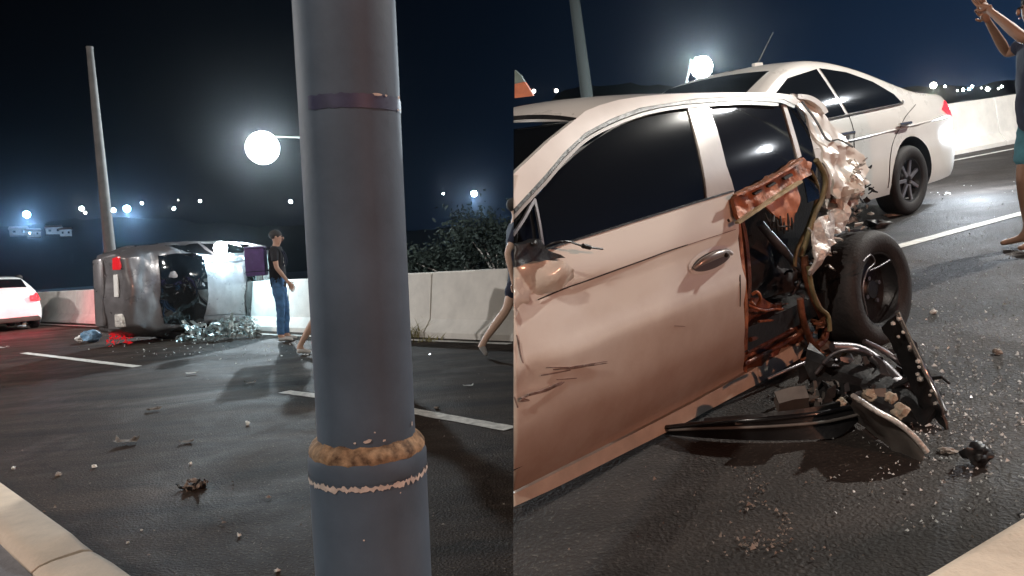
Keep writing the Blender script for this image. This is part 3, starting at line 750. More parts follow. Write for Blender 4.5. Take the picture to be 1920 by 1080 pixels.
BL.tp('rear_window', [(-.48, -.55), (-.12, -.52), (-.12, .52), (-.48, .55)], M_['glass'], lc)
BL.tp('windscreen', [(1.5, -.55), (2.3, -.62), (2.3, .62), (1.5, .55)], M_['glass'], lc)
for sg in (1, -1): plight('tail_light', 45, (1, .06, .10), (-1.45, sg * .45, .85), lc, .06)

# --- car lying on its side, roof towards us, bonnet pointing left and away
pr = CP + ray(247, 620) * 12.9; pf = CP + ray(500, 620) * 15.6
pr.z = pf.z = 0
f = (pf - pr).normalized(); upc = V((f.y, -f.x, 0)); upc = upc if upc.dot(CP - pr) > 0 else -upc
y_ = upc.cross(f)
tailx = -.70
org = pr + f * (-tailx) - upc * 1.05 + V((0, 0, .88))
Mo = basis(org, f, y_, upc)
Mo = T(pr) @ Matrix.Rotation(math.radians(-3.0), 4, V((upc.x, upc.y, 0))) @ Matrix.Scale(1.08, 4) @ T(-pr) @ Mo
oc = empty('overturned_car', Mo, 'crashed grey car lying on its side with its roof towards the camera', 'car')
lowsg = -1 if y_.z > 0 else 1      # which side lies on the road
BO = Body([(-.80, .50), (-.77, .88), (-.68, 1.0), (-.45, 1.06), (-.15, 1.14), (.15, 1.30), (.42, 1.41), (.9, 1.45), (1.3, 1.42), (1.65, 1.27), (2.05, 1.03), (2.3, .93), (2.5, .82), (2.62, .70), (2.66, .5)],
          [(-.80, .36), (-.6, .2), (2.5, .2), (2.66, .32)],
          [(-.80, .56), (-.74, .64), (-.5, .72), (-.1, .80), (.4, .86), (1.2, .90), (2.2, .88), (2.5, .78), (2.66, .6)], .045)
def dent_o(p):
    q = V(p); k = max(0, 1 - abs(q.x - .05) / .4) * .35; k2 = max(0, min(1, (q.x - .9) / .7)) * max(0, q.y * lowsg) * 1.2
    n = V((fbm(q, 2.6), fbm(q + V((9, 0, 0)), 2.6), fbm(q + V((0, 9, 0)), 2.6)))
    q += n * (.030 + .075 * k + .20 * k2) + V((0, 0, 1)) * abs(fbm(q, 4.5)) * -.035
    q.z -= .05 * max(0, 1 - ((q.x - .3) ** 2 + (q.y * lowsg - .45) ** 2) / .12)
    return q
BO.shell('body', M_['silver'], oc, dx=.04, arches=(0, 2.1), ar=.34, dent=dent_o)
BO.tp('rear_window', [(-.20, -.55), (.25, -.60), (.42, -.56), (.46, 0), (.42, .56), (.25, .60), (-.20, .55), (-.24, 0)], M_['glass'], oc, .014, dent=dent_o)
BO.tp('windscreen', [(1.36, -.56), (1.98, -.64), (2.05, 0), (1.98, .64), (1.36, .56), (1.30, 0)], M_['glass'], oc, .014, dent=dent_o)
for sg in (1, -1):
    BO.sp('side_window', [(.0, 1.02), (.65, 1.0), (.7, 1.36), (.35, 1.34)], M_['glass'], oc, .008, sgn=sg, dent=dent_o)
    BO.sp('side_window', [(.72, 1.0), (1.85, .98), (1.4, 1.30), (.77, 1.36)], M_['glass'], oc, .008, sgn=sg, dent=dent_o)
    wheel(oc, 0, sg * .66, sg, .30, .19); wheel(oc, 2.1, sg * .76, sg, .30, .19)
    b = bmesh.new(); add_box(b, (-.74, sg * .46, .82), (.09, .22, .20), None, .03); bm_obj('tail_lamp', b, M_['reddim' if sg != lowsg else 'foil'], oc)
    b = bmesh.new(); add_box(b, (2.56, sg * .58, .66), (.12, .22, .14), None, .03); bm_obj('headlamp', b, M_['foil'], oc)
    tube('windscreen_pillar', [V((x, sg * (BO.edge(x) - .01), BO.topz(x, BO.edge(x)) + .012)) for x in [1.28 + .1 * i for i in range(9)]], .022, M_['foil2'], oc, 6)
    tube('roof_channel', [V((x, sg * (BO.edge(x) - .05), BO.topz(x, BO.edge(x)) + .008)) for x in [.4 + .1 * i for i in range(10)]], .006, M_['black'], oc, 6)
b = bmesh.new(); add_box(b, (-.80, 0, .42), (.10, 1.10, .22), None, .04); sharp(bm_obj('bumper', b, M_['silver'], oc), 40)
b = bmesh.new(); add_box(b, (-.775, .10, .80), (.02, .36, .10), None, .004); bm_obj('number_plate', b, M_['paper'], oc)
tube('wiper', [V((2.06, -.3, 1.07)), V((1.75, .0, 1.28)), V((1.55, .25, 1.36))], .010, M_['black'], oc, 6)
b = bmesh.new(); add_box(b, (1.78, .12, 1.245), (.34, .26, .012), Matrix.Identity(4)); 
for v in b.verts: v.co.z = BO.topz(v.co.x, v.co.y) + .03 + (.01 if v.co.z > 1.245 else 0)
bm_obj('shattered_glass_sheet', b, M_['foil2'], oc)
b = bmesh.new()
add_box(b, (2.26, 0, 1.02), (.50, 1.30, .03), None, .01)
for v in b.verts: v.co.z += .06 * fbm(v.co, 2) + (v.co.x - 2.0) * -.1
sharp(bm_obj('buckled_bonnet', b, M_['foil2'], oc), 30)
# glowing ball and point light on the upper edge of the roof
b = bmesh.new(); bmesh.ops.create_uvsphere(b, u_segments=16, v_segments=10, radius=.115, matrix=T(.72, -lowsg * .70, 1.50)); bm_obj('glaring_ball', b, M_['lamp'], oc, True)
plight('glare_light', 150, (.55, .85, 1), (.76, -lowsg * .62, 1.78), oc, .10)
def crumple(name, M, c, size, mt, n=26, seed=0, parent=None, sharpn=1.0, flat=.5):
    """torn sheet metal: many bent strips and shreds joined as one lump"""
    R = random.Random(seed); bm = bmesh.new()
    for i in range(n):
        p = V((R.uniform(-1, 1) * size[0], R.uniform(-1, 1) * size[1], R.uniform(-1, 1) * size[2] * (1 - .5 * R.random())))
        d = V((R.gauss(0, 1), R.gauss(0, 1), R.gauss(0, flat))).normalized(); u = d.orthogonal().normalized(); u.rotate(Matrix.Rotation(R.uniform(0, 6.28), 3, d))
        L = R.uniform(.08, .28) * sharpn; w_ = R.uniform(.02, .07) * sharpn; prev = None
        for k in range(5):
            q = p + d * L * k / 4; e = [bm.verts.new(c + q - u * w_ * (1 - k / 6)), bm.verts.new(c + q + u * w_ * (1 - k / 6)), bm.verts.new(c + q + u * w_ * (1 - k / 6) + d.cross(u) * .006), bm.verts.new(c + q - u * w_ * (1 - k / 6) + d.cross(u) * .006)]
            if prev:
                for j in range(4): bm.faces.new((prev[j], prev[(j + 1) % 4], e[(j + 1) % 4], e[j]))
            prev = e; d = (d + V((R.gauss(0, .5), R.gauss(0, .5), R.gauss(0, .4)))).normalized()
            u = (u - d * u.dot(d)).normalized()
            p = q - d * L * (k) / 4 + d * 0
    o = bm_obj(name, bm, mt, parent)
    if M is not None: o.matrix_basis = M
    tag(o, kind='stuff')
    return sharp(o, 30)
for i, (x, z, sz, n) in enumerate(((1.0, 1.40, (.25, .12, .10), 34), (1.5, 1.25, (.30, .16, .16), 40), (1.95, 1.05, (.25, .22, .2), 40), (2.4, .9, (.2, .2, .2), 24))):
    crumple('torn_metal', None, V((x, lowsg * .80, z)), sz, M_['foil2'], n, i, oc, .8)

# ------------------------------------------------------------------ wrecked white hatchback close to the camera
c = gr(1390, 784)
dmc = MR.to_3x3().inverted() @ ray(2557, 68); dmc.z = 0; dmc.normalize()
fm = -dmc; zm = V((0, 0, 1)); ym = zm.cross(fm)
Mc = MR @ basis(c, fm, ym, zm)      # x = forwards, y = out towards the camera, z = up; y=0 is the door skin
Mci = Mc.inverted(); RO = Mci @ CP
PROF = smoothtab([(.12, -.13), (.17, -.10), (.24, -.068), (.34, -.032), (.46, -.004), (.555, .014), (.60, .0), (.68, -.010), (.735, -.014), (.76, -.008), (.80, -.014), (.88, -.040), (.96, -.068), (1.08, -.125), (1.20, -.19), (1.30, -.255), (1.38, -.325), (1.43, -.39), (1.47, -.47), (1.49, -.6)], 3)
def yc(s, z):
    y = lerp(PROF, z)
    y -= .035 * max(0, (s - .6)) ** 2 + .05 * max(0, (-s - .5)) ** 2
    return y
def p2(px, py, off=0.0):
    """(s, z) on the body side under a picture point"""
    d = Mci.to_3x3() @ ray(px, py); y = -.05
    for _ in range(40):
        t = (y - RO.y) / d.y; q = RO + d * t; y = .5 * y + .5 * (yc(q.x, q.z) + off)
    return (q.x, q.z)
def on(px, py, off=0.0):
    s, z = p2(px, py, off); return V((s, yc(s, z) + off, z))
def iny(px, py, y):
    d = Mci.to_3x3() @ ray(px, py); t = (y - RO.y) / d.y; return RO + d * t
mc = empty('wrecked_car', Mc, 'wrecked white hatchback in the foreground with its rear door and wing torn away', 'car', 'cars on the right')
def panel(name, pix, mt, off=0.0, th=.010, step=.035, dent=None, parent=None, deg=30, smoothline=False):
    if smoothline: pix = [(p.x, p.y) for p in crv([(a, b, 0) for a, b in pix], 4)]
    poly = [p2(a, b, off) for a, b in pix]
    def fn(s, z):
        p = V((s, yc(s, z) + off, z)); return dent(p) if dent else p
    return sharp(bm_obj(name, poly2(poly, step, fn, th, (0, -1, 0)), mt, parent or mc), deg)
def flatp(name, pix, mt, y, th=.01, step=.05, dent=None, parent=None, deg=30):
    """sheet standing parallel to the car side at inset y"""
    poly = []
    for a, b in pix:
        q = iny(a, b, y); poly.append((q.x, q.z))
    def fn(s, z):
        p = V((s, y, z)); return dent(p) if dent else p
    return sharp(bm_obj(name, poly2(poly, step, fn, th, (0, -1, 0)), mt, parent or mc), deg)
def dentd(p):    # soft dents of the front door and wing
    k = max(0, min(1, (p.x - .55) / .5))
    p = V(p); p.y += .0012 * fbm(p, 3) + k * .018 * fbm(p + V((3, 0, 0)), 3.2) * max(0, 1 - abs(p.z - .72) / .25)
    q = on_dent; 
    for (c_, r, a) in q:
        d2 = ((p.x - c_[0]) ** 2 + (p.z - c_[1]) ** 2) / r ** 2
        p.y -= a * math.exp(-d2 * 2)
    return p
on_dent = [(p2(1010, 515), .10, .035), (p2(975, 480), .08, .03), (p2(1180, 620), .22, .012), (p2(990, 720), .12, .02)]
L = 900                           # left of the photograph's edge: the sheet is cut at the seam afterwards
# door skin: from sill gap to belt line
top = [(L, 509), (963, 487), (1000, 474), (1042, 462), (1100, 443), (1180, 418), (1250, 396), (1320, 375), (1376, 357)]
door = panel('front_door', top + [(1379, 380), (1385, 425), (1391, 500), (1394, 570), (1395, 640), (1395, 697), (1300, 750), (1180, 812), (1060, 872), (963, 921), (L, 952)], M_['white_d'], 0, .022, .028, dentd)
panel('sill', [(L, 957), (963, 926), (1060, 877), (1180, 817), (1300, 755), (1395, 702), (1440, 676), (1500, 640), (1508, 650), (1500, 672), (1417, 722), (1290, 790), (1143, 864), (1030, 920), (963, 950), (L, 980)], M_['sill'], -.012, .05, .03, dentd)
# side glass
panel('front_side_window', [(1003, 371), (1022, 350), (1050, 318), (1080, 290), (1115, 263), (1152, 241), (1190, 224), (1230, 212), (1262, 204), (1289, 199), (1299, 234), (1312, 285), (1320, 323), (1326, 372), (1250, 395), (1180, 417), (1100, 442), (1042, 461), (1022, 466), (1012, 420)], M_['glass'], -.012, .005, .05)
panel('quarter_window', [(L, 500), (963, 398), (1000, 376), (1010, 420), (1018, 467), (963, 486)], M_['glass'], -.020, .005, .05)
panel('rear_side_window', [(1326, 197), (1400, 192), (1467, 197), (1480, 240), (1500, 300), (1500, 330), (1440, 352), (1377, 372), (1362, 310), (1344, 240)], M_['glass2'], -.014, .005, .05)
panel('rear_quarter_glass', [(1474, 199), (1495, 204), (1515, 240), (1528, 290), (1534, 330), (1536, 372), (1515, 380), (1506, 330), (1497, 280)], M_['glass'], -.020, .005, .05)
panel('centre_pillar', [(1289, 199), (1306, 196), (1326, 196), (1344, 240), (1362, 310), (1377, 357), (1376, 362), (1326, 374), (1320, 323), (1311, 280), (1299, 234)], mat('pillar_silver', (.45, .43, .40), .3, coat=.5, var=.1), -.004, .012, .05)
panel('window_divider', [(1467, 196), (1474, 196), (1488, 240), (1503, 293), (1496, 297), (1480, 240)], M_['white'], -.006, .012, .05)
# door frame: pale inner line and black rubber line over the windows
def band(name, pts, w_, mt, off, th=.008):
    c_ = [(p.x, p.y) for p in crv([(a, b, 0) for a, b in pts], 5)]; up_, dn = [], []
    for i, (a, b) in enumerate(c_):
        q = V((c_[min(i + 1, len(c_) - 1)][0] - c_[max(i - 1, 0)][0], c_[min(i + 1, len(c_) - 1)][1] - c_[max(i - 1, 0)][1])).normalized()
        ww = w_ / 2 * (1 if 0 < i < len(c_) - 1 else .8)
        up_.append((a + q.y * ww, b - q.x * ww)); dn.append((a - q.y * ww, b + q.x * ww))
    vs = []; fs = []
    for (u, d_) in zip(up_, dn):
        a, b = on(*u, off), on(*d_, off)
        vs += [a, b, a - V((0, th, 0)), b - V((0, th, 0))]
    for i in range(len(up_) - 1):
        k = 4 * i
        fs += [(k, k + 1, k + 5, k + 4), (k + 2, k + 6, k + 7, k + 3), (k, k + 4, k + 6, k + 2), (k + 1, k + 3, k + 7, k + 5)]
    fs += [(0, 2, 3, 1), (k + 4, k + 5, k + 7, k + 6)]
    bm = bmesh.new(); vv = [bm.verts.new(v) for v in vs]
    for f in fs: bm.faces.new([vv[i] for i in f])
    return sharp(bm_obj(name, bm, mt, mc), 40)
arc = [(L, 470), (963, 397), (993, 364), (1022, 333), (1058, 290), (1097, 254), (1145, 228), (1200, 207), (1250, 196), (1303, 190), (1388, 185), (1440, 187), (1467, 190), (1490, 200)]
band('roof_rubber_channel', arc, 7, M_['black'], .004)
band('door_frame_trim', [(a + 3, b + 8) for a, b in arc[:-2]] + [(1460, 196)], 6, mat('frame_grey', (.26, .24, .23), .4, coat=.3), .001)
band('window_seal', [(1018, 467), (1042, 462), (1180, 418), (1320, 375), (1376, 358)], 3.5, M_['black'], .003)
band('window_front_bar', [(1003, 372), (1012, 415), (1020, 466)], 4, M_['steel'], .001)
band('mirror_bar', [(963, 442), (985, 408), (1003, 374)], 5, M_['steel'], .004)
# roof rail and front pillar, outer skin
rail_low = [(L, 465), (963, 392), (1022, 328), (1058, 285), (1097, 249), (1145, 223), (1200, 202), (1303, 185), (1388, 180), (1440, 182), (1470, 186), (1492, 197)]
rail_up = [(1500, 190), (1488, 178), (1460, 175), (1420, 174), (1360, 173.5), (1300, 174), (1240, 177), (1200, 181), (1160, 187), (1125, 197), (1098, 208), (1080, 223), (1029, 264), (963, 326), (L, 385)]
panel('roof_rail', rail_low + rail_up, M_['white'], .006, .02, .03)
# roof skin and windscreen, both spanning to the far side
up3 = [on(a, b, .006) for a, b in rail_up]
YM = -.84
def spn(name, line, mt, crown, n=16, lift=0, sag=0):
    rows = []; bm = bmesh.new()
    for i, p in enumerate(line):
        r = []
        for k in range(n + 1):
            t = k / n; y = p.y + (2 * YM - 2 * p.y) * t
            r.append(bm.verts.new((p.x + sag * (1 - (2 * t - 1) ** 2), y, p.z + lift + crown[i] * (1 - (2 * t - 1) ** 4 * .6 - (2 * t - 1) ** 2 * .4))))
        rows.append(r)
    for a, b in zip(rows, rows[1:]):
        for k in range(n): bm.faces.new((a[k], a[k + 1], b[k + 1], b[k]))
    return sharp(bm_obj(name, bm, mt, mc), 40)
nr = 12
CROWN = [.02, .02, .02, .02, .02, .025, .035, .04, .045, .05, .05, .05]
spn('roof', up3[:nr], M_['white'], CROWN, sag=.0)
spn('windscreen', [p + V((0, 0, -.004)) for p in up3[nr - 1:]], M_['glass'], [.0, .0, .0, .0], sag=.10)
spn('windscreen_trim', [up3[nr - 1] + V((.012, 0, -.008)), up3[nr - 1] + V((-.004, 0, .004))], M_['black'], [CROWN[-1] * .9, CROWN[-1]], sag=.02)
# dark cabin behind the glass
b = bmesh.new(); s0, s1 = -1.2, p2(1010, 450)[0]
add_box(b, ((s0 + s1) / 2, YM, .62), (s1 - s0, 1.15, .6)); bm_obj('cabin_lining', b, M_['black'], mc)
b = bmesh.new(); add_box(b, ((s0 + s1) / 2, YM, .26), (s1 - s0 + .6, 1.5, .10)); bm_obj('floor_pan', b, M_['black'], mc)
b = bmesh.new(); add_box(b, ((s0 + s1) / 2 + .1, 2 * YM + .1, .62), (s1 - s0 + .2, .05, .72)); bm_obj('far_side_panel', b, M_['white'], mc)
# lines on the door
def line(name, pts, w_, mt, off=.0012):
    if name != 'scratch' or w_ < 2.5: return band(name, pts, w_, mt, off, .004)
    R = random.Random(int(pts[0][0] * 7 + pts[0][1])); n = len(pts); o = None
    for k in range(int(4 + w_)):          # a scrape is many thin broken strokes
        j = R.uniform(-1, 1) * w_ * .55; a = R.uniform(0, .45); b = R.uniform(.55, 1.0); q = []
        c_ = crv([(x, y, 0) for x, y in pts], 6); i0, i1 = int(a * (len(c_) - 1)), int(b * (len(c_) - 1))
        sel = c_[i0:i1 + 1:3]
        if len(sel) < 2: continue
        q = [(p.x + R.gauss(0, .5), p.y + j + R.gauss(0, .5)) for p in sel]
        o = band(name, q, R.uniform(.5, 1.7), mt, off + .0003 * k, .003)
    return o
line('shoulder_line', [(1010, 562), (1060, 541), (1100, 527), (1160, 505), (1210, 487), (1250, 472), (1290, 459)], 2.0, M_['seam'])  # dark line drawn along the shoulder crease
line('shoulder_line', [(1290, 459), (1340, 443), (1380, 430)], 1.2, M_['scratch'])
line('door_edge_gap', [(1388, 515), (1388.5, 545), (1388, 575)], 1.6, M_['seam'])
line('scratch', [(1013, 692), (1050, 691), (1080, 689), (1110, 684), (1145, 678)], 5.0, M_['scratch'])
line('scratch', [(1016, 704), (1040, 700), (1070, 694)], 2.0, M_['scratch'])
line('scratch', [(980, 742), (1000, 738), (1020, 732), (1045, 722), (1062, 712)], 6, M_['scratch'])
line('scratch', [(973, 752), (985, 748), (998, 750)], 9, M_['scratch'])
line('scratch', [(966, 617), (972, 640), (978, 672), (984, 686)], 4.5, M_['scratch'])
line('scratch', [(1045, 712), (1070, 710), (1082, 709)], 1.6, M_['scratch'])
line('scratch', [(1265, 611), (1285, 612)], 1.3, M_['scratch'])
line('scratch', [(965, 745), (975, 775)], 3, M_['scratch'])
line('dent_mark', [(1365, 411), (1368, 416)], 4, M_['seam'])
# handle: bowl, grip
def disc3(name, px, py, rx, ry, ang, mt, off, bulge, parent=mc, n=40):
    bm = bmesh.new(); ctr = bm.verts.new(on(px, py, off + bulge)); prev = None; rings = []
    for r_ in (.35, .7, .9, 1):
        ring = []
        for k in range(n):
            t = 2 * math.pi * k / n; a = math.cos(t) * rx * r_; b = math.sin(t) * ry * r_
            ca, sa = math.cos(ang), math.sin(ang)
            ring.append(bm.verts.new(on(px + a * ca - b * sa, py + a * sa + b * ca, off + bulge * (1 - r_ ** 2))))
        rings.append(ring)
    for k in range(n): bm.faces.new((ctr, rings[0][k], rings[0][(k + 1) % n]))
    for a, b in zip(rings, rings[1:]):
        for k in range(n): bm.faces.new((a[k], b[k], b[(k + 1) % n], a[(k + 1) % n]))
    return sharp(bm_obj(name, bm, mt, parent), 60)
hp = disc3('handle_bowl', 1333, 488, 45, 22, -.42, M_['white'], .003, .004, door)
hp = disc3('recess_shade', 1335, 488, 39, 15.5, -.42, mat('handle_shadow', (.10, .085, .08), .35, coat=.4), .006, .001, door)  # dark disc stands for the shade inside the handle bowl
b = bmesh.new(); add_tube(b, [on(1300, 503, .010), on(1318, 490, .030), on(1340, 479, .036), on(1362, 472, .034), on(1371, 476, .012)], [.006, .013, .016, .014, .008], 12); sharp(bm_obj('handle_grip', b, mat('handle_metal', (.30, .27, .25), .3, coat=.6, metal=.3), door), 60)
b = bmesh.new(); bmesh.ops.create_uvsphere(b, u_segments=12, v_segments=8, radius=.010, matrix=T(on(1362, 478, .05))); bm_obj('lock_cylinder', b, M_['seam'], door, True)
# crumpled front wing and mirror remains at the left edge
def dw(p):
    p = V(p); p.y += .05 * fbm(p, 5) + .02 * fbm(p, 14); return p
panel('crumpled_wing', [(L, 520), (963, 495), (1000, 487), (1040, 489), (1066, 505), (1080, 520), (1060, 538), (1010, 560), (985, 580), (963, 598), (L, 630)], mat('dented_wing', (.66, .62, .55), .32, coat=.6, var=.12, vscale=8), .012, .01, .018, dw, deg=45)
panel('mirror_base', [(L, 470), (963, 460), (1010, 447), (1022, 462), (1032, 470), (1055, 480), (1062, 484), (1045, 489), (1000, 489), (963, 502), (L, 510)], M_['black'], .035, .05, .02, lambda p: p + V((0, .02 * fbm(p, 9), .008 * fbm(p, 12))), deg=45)
disc3('mirror_socket', 1002, 456, 6, 6, 0, M_['black'], .05, .012)
tube('mirror_cable', crv([on(1022, 463, .04), on(1040, 455, .07), (on(1065, 453, .08)), on(1085, 459, .07), on(1100, 463, .06), on(1130, 467, .05)], 5), .0035, M_['black'], mc, 6)
tube('cable_plug', [on(1093, 461, .068), on(1106, 464, .06)], .008, M_['black'], mc, 8)

# --- torn rear door opening, parts and a dark backdrop behind the skin line
def jag(s, f): return lambda p: p + V((fbm(p, f) * s * .4, fbm(p + V((7, 0, 0)), f) * s, fbm(p + V((0, 0, 7)), f) * s * .4))
flatp('cabin_backdrop', [(1378, 360), (1560, 300), (1575, 420), (1530, 640), (1500, 665), (1396, 715)], M_['black'], -.42, .02, .08)  # dark sheet stands for the shaded cabin behind the opening
flatp('rear_seat', [(1396, 450), (1430, 430), (1470, 445), (1497, 500), (1502, 560), (1470, 575), (1405, 572)], mat('seat_cloth', (.018, .016, .018), .6, var=.4, vscale=20, coat=.2), -.26, .14, .03, jag(.05, 7), deg=60)
flatp('inner_sill_metal', [(1396, 562), (1440, 572), (1500, 566), (1503, 632), (1495, 645), (1396, 702)], M_['rustd'], -.14, .03, .03, jag(.06, 9), deg=35)
for k, (pts, r_) in enumerate((([(1403, 572), (1425, 582), (1460, 580), (1484, 582)], .006), ([(1416, 602), (1450, 600), (1478, 602)], .006), ([(1400, 636), (1440, 628), (1490, 600)], .010), ([(1398, 660), (1430, 650), (1480, 618)], .012), ([(1400, 684), (1450, 655), (1498, 622)], .012))):
    tube('inner_rib', crv([iny(a, b, -.10) + V((0, .02 * math.sin(i * 2 + k), 0)) for i, (a, b) in enumerate(pts)], 4), r_, M_['rust' if k < 2 else 'rustd'], mc, 8)
tube('latch_loop', crv([iny(1410, 552, -.1), iny(1420, 548, -.08), iny(1426, 560, -.08), iny(1418, 574, -.1), iny(1408, 566, -.1)], 5), .007, M_['rust'], mc, 8)
band('door_edge_flange', [(1379, 372), (1386, 420), (1394, 500), (1400, 580), (1399, 640), (1398, 698)], 6, M_['rust'], -.012, .03)
band('door_edge_flange', [(1388, 395), (1400, 450), (1406, 520), (1405, 560)], 6, M_['rustd'], -.05, .03)
# twisted upper frame of the missing door, slotted
fr_out = [(1379, 373), (1388, 360), (1404, 352), (1425, 345), (1440, 330), (1462, 322), (1478, 312), (1492, 300), (1505, 297), (1512, 303), (1522, 305), (1520, 318), (1524, 326), (1508, 334), (1490, 345), (1460, 362), (1425, 385), (1400, 405), (1386, 416), (1380, 400)]
tf = panel('torn_door_frame', fr_out, M_['rust'], .030, .018, .012, jag(.012, 14), deg=25)
for (a, b, w_, h_) in ((1422, 360, 15, 4.5), (1448, 346, 15, 4.5), (1479, 331, 17, 5), (1432, 384, 15, 3.2), (1460, 366, 15, 3), (1398, 409, 16, 3.0)):
    ca, sa = math.cos(-.5), math.sin(-.5)
    pl = [(a + x * ca - y * sa, b + x * sa + y * ca) for x, y in ((-w_ / 2, -h_ / 2), (w_ / 2, -h_ / 2), (w_ / 2, h_ / 2), (-w_ / 2, h_ / 2))]
    panel('slot', pl, M_['seam'], .042, .012, .05, parent=mc)
band('frame_lip', [(1386, 418), (1420, 395), (1460, 368), (1505, 340)], 5, mat('lip_metal', (.42, .33, .18), .4, metal=.4, var=.4, vscale=20), .055, .02)
band('frame_lip', [(1382, 366), (1430, 345), (1470, 322), (1505, 300)], 4, M_['rust'], .06, .02)
panel('orange_inner_panel', [(1436, 386), (1460, 370), (1500, 344), (1503, 372), (1492, 402), (1490, 420), (1480, 432), (1466, 428), (1460, 412), (1448, 402)], mat('bare_orange_plate', (.50, .17, .07), .45, metal=.2, var=.25, vscale=14), .0, .01, .02, jag(.02, 8))
for (a, b, c_, d_) in ((1433, 398, 1447, 432), (1445, 428, 1452, 404), (1456, 412, 1458, 436), (1463, 405, 1464, 432), (1470, 416, 1470, 438), (1477, 400, 1478, 434), (1484, 408, 1485, 430), (1447, 426, 1482, 424)):
    tube('splinter', [on(a, b, .02), on((a + c_) / 2 + 1, (b + d_) / 2, .032), on(c_, d_, .022)], [.003, .006, .003], M_['seam'], mc, 6)
tube('belt_bar', [iny(1424, 418, -.12), iny(1462, 462, -.11), iny(1500, 505, -.10)], [.018, .022, .012], M_['steel'], mc, 10)
# crumpled rear pillar skin and torn wing
def cr(p):
    k = max(0, min(1, (1.12 - p.z) / .35)); r = p.x * 6 + p.z * 3
    f1 = 1 - abs(fbm(V((r, p.z * 5, 0)), 1.0, 2)) * 2.2; f2 = 1 - abs(fbm(p + V((7, 0, 0)), 6, 2)) * 2.0
    return p + V((fbm(p, 6) * .012, (f1 * .035 + f2 * .022) * (.35 + k) - .02, fbm(p, 8) * .01))
def crw(p):
    f1 = 1 - abs(fbm(V((p.x * 7 + p.z * 3, p.z * 2, 0)), 1.0, 2)) * 2.4; f2 = 1 - abs(fbm(p + V((2, 0, 0)), 7, 2)) * 2.2
    return p + V((fbm(p, 9) * .02, f1 * .06 + f2 * .035 - .04, fbm(p + V((0, 3, 0)), 9) * .02))
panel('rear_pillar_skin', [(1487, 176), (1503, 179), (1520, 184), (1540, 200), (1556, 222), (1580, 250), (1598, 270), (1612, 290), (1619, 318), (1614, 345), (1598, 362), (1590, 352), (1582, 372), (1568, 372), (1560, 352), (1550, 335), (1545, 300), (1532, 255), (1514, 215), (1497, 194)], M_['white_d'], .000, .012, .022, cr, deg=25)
band('roof_spoiler', [(1496, 180), (1520, 184), (1540, 197), (1550, 212)], 9, M_['white'], .012, .05)
band('torn_edge', [(1504, 190), (1530, 225), (1552, 262), (1575, 262), (1600, 276)], 3, M_['seam'], .018, .004)
panel('torn_rear_wing', [(1608, 290), (1618, 322), (1620, 352), (1612, 380), (1600, 402), (1592, 425), (1572, 432), (1554, 448), (1540, 468), (1528, 498), (1517, 520), (1508, 505), (1514, 470), (1520, 435), (1536, 408), (1560, 396), (1572, 372), (1590, 345), (1600, 320)], M_['foil'], -.01, .01, .026, crw, deg=15)
panel('torn_wing_inner', [(1560, 350), (1592, 345), (1600, 365), (1586, 395), (1560, 400), (1545, 380)], M_['rustd'], -.06, .01, .02, jag(.06, 9), deg=25)
def tb(name, pts, r, mt, y, seg=8):
    return tube(name, crv([iny(a, b, y + (dy[0] if dy else 0)) for a, b, *dy in pts], 5), r, mt, mc, seg)
tb('door_seal', [(1530, 300), (1543, 322), (1548, 345), (1540, 375), (1526, 405), (1516, 440), (1502, 482)], .013, M_['olive'], -.04)
tb('door_seal', [(1520, 320), (1533, 350), (1528, 385), (1512, 430), (1494, 470), (1490, 500)], .009, M_['olive'], -.06)
tb('bent_bracket', [(1508, 480), (1512, 520), (1524, 556), (1538, 585), (1548, 612), (1545, 636), (1530, 650)], .018, M_['rustd'], -.03)
tb('bent_bracket', [(1516, 500), (1522, 540), (1534, 574), (1552, 592), (1556, 620)], .011, M_['olive'], .0)
tb('bent_bracket', [(1500, 560), (1506, 600), (1520, 640), (1528, 655)], .016, M_['rustd'], -.05)
for i, (a, b, y, sz, n, mt) in enumerate(((1600, 380, -.08, (.07, .06, .16), 26, 'foil'), (1595, 330, -.04, (.06, .05, .10), 18, 'foil'), (1545, 470, -.05, (.05, .05, .12), 20, 'foil'), (1612, 345, -.12, (.06, .06, .16), 18, 'black'), (1525, 630, -.05, (.06, .06, .10), 18, 'rustd'), (1500, 520, -.12, (.05, .05, .16), 16, 'black'))):
    crumple('torn_metal', None, iny(a, b, y), sz, M_[mt], n, 40 + i, mc, .22)
# rear wheel, leaning and pushed out of the body
RW = .300
wc = iny(1618, 543, -.03)
wn = (V((.10, 1, .10))).normalized(); wz = (V((0, 0, 1)) - wn * wn.z).normalized(); wx = wn.cross(wz)
wheel(mc, 0, 0, 1, RW, .225, 'black', basis(wc, wx, wn, wz), name='rear_wheel')
tb('cable_on_wheel', [(1618, 490), (1632, 478), (1640, 492), (1625, 510), (1618, 545), (1626, 590)], .004, M_['steel'], .13)
tb('cable_on_wheel', [(1630, 508), (1648, 500), (1668, 488)], .004, M_['steel'], .13)
b = bmesh.new()
flatp('wheel_housing', [(1530, 470), (1560, 440), (1600, 430), (1640, 440), (1640, 560), (1600, 640), (1540, 650), (1515, 560)], M_['black'], -.20, .03, .05, jag(.06, 6))
flatp('boot_floor', [(1508, 640), (1590, 640), (1640, 660), (1650, 700), (1590, 712), (1530, 690)], M_['greyw'], -.12, .03, .05, jag(.05, 6))
# back of the car that faces away
b = bmesh.new(); q = iny(1600, 420, -.3); add_box(b, (q.x + .02, YM, .62), (.10, .9, .55), None, .04); sharp(bm_obj('tailgate', b, M_['white_d'], mc), 40)

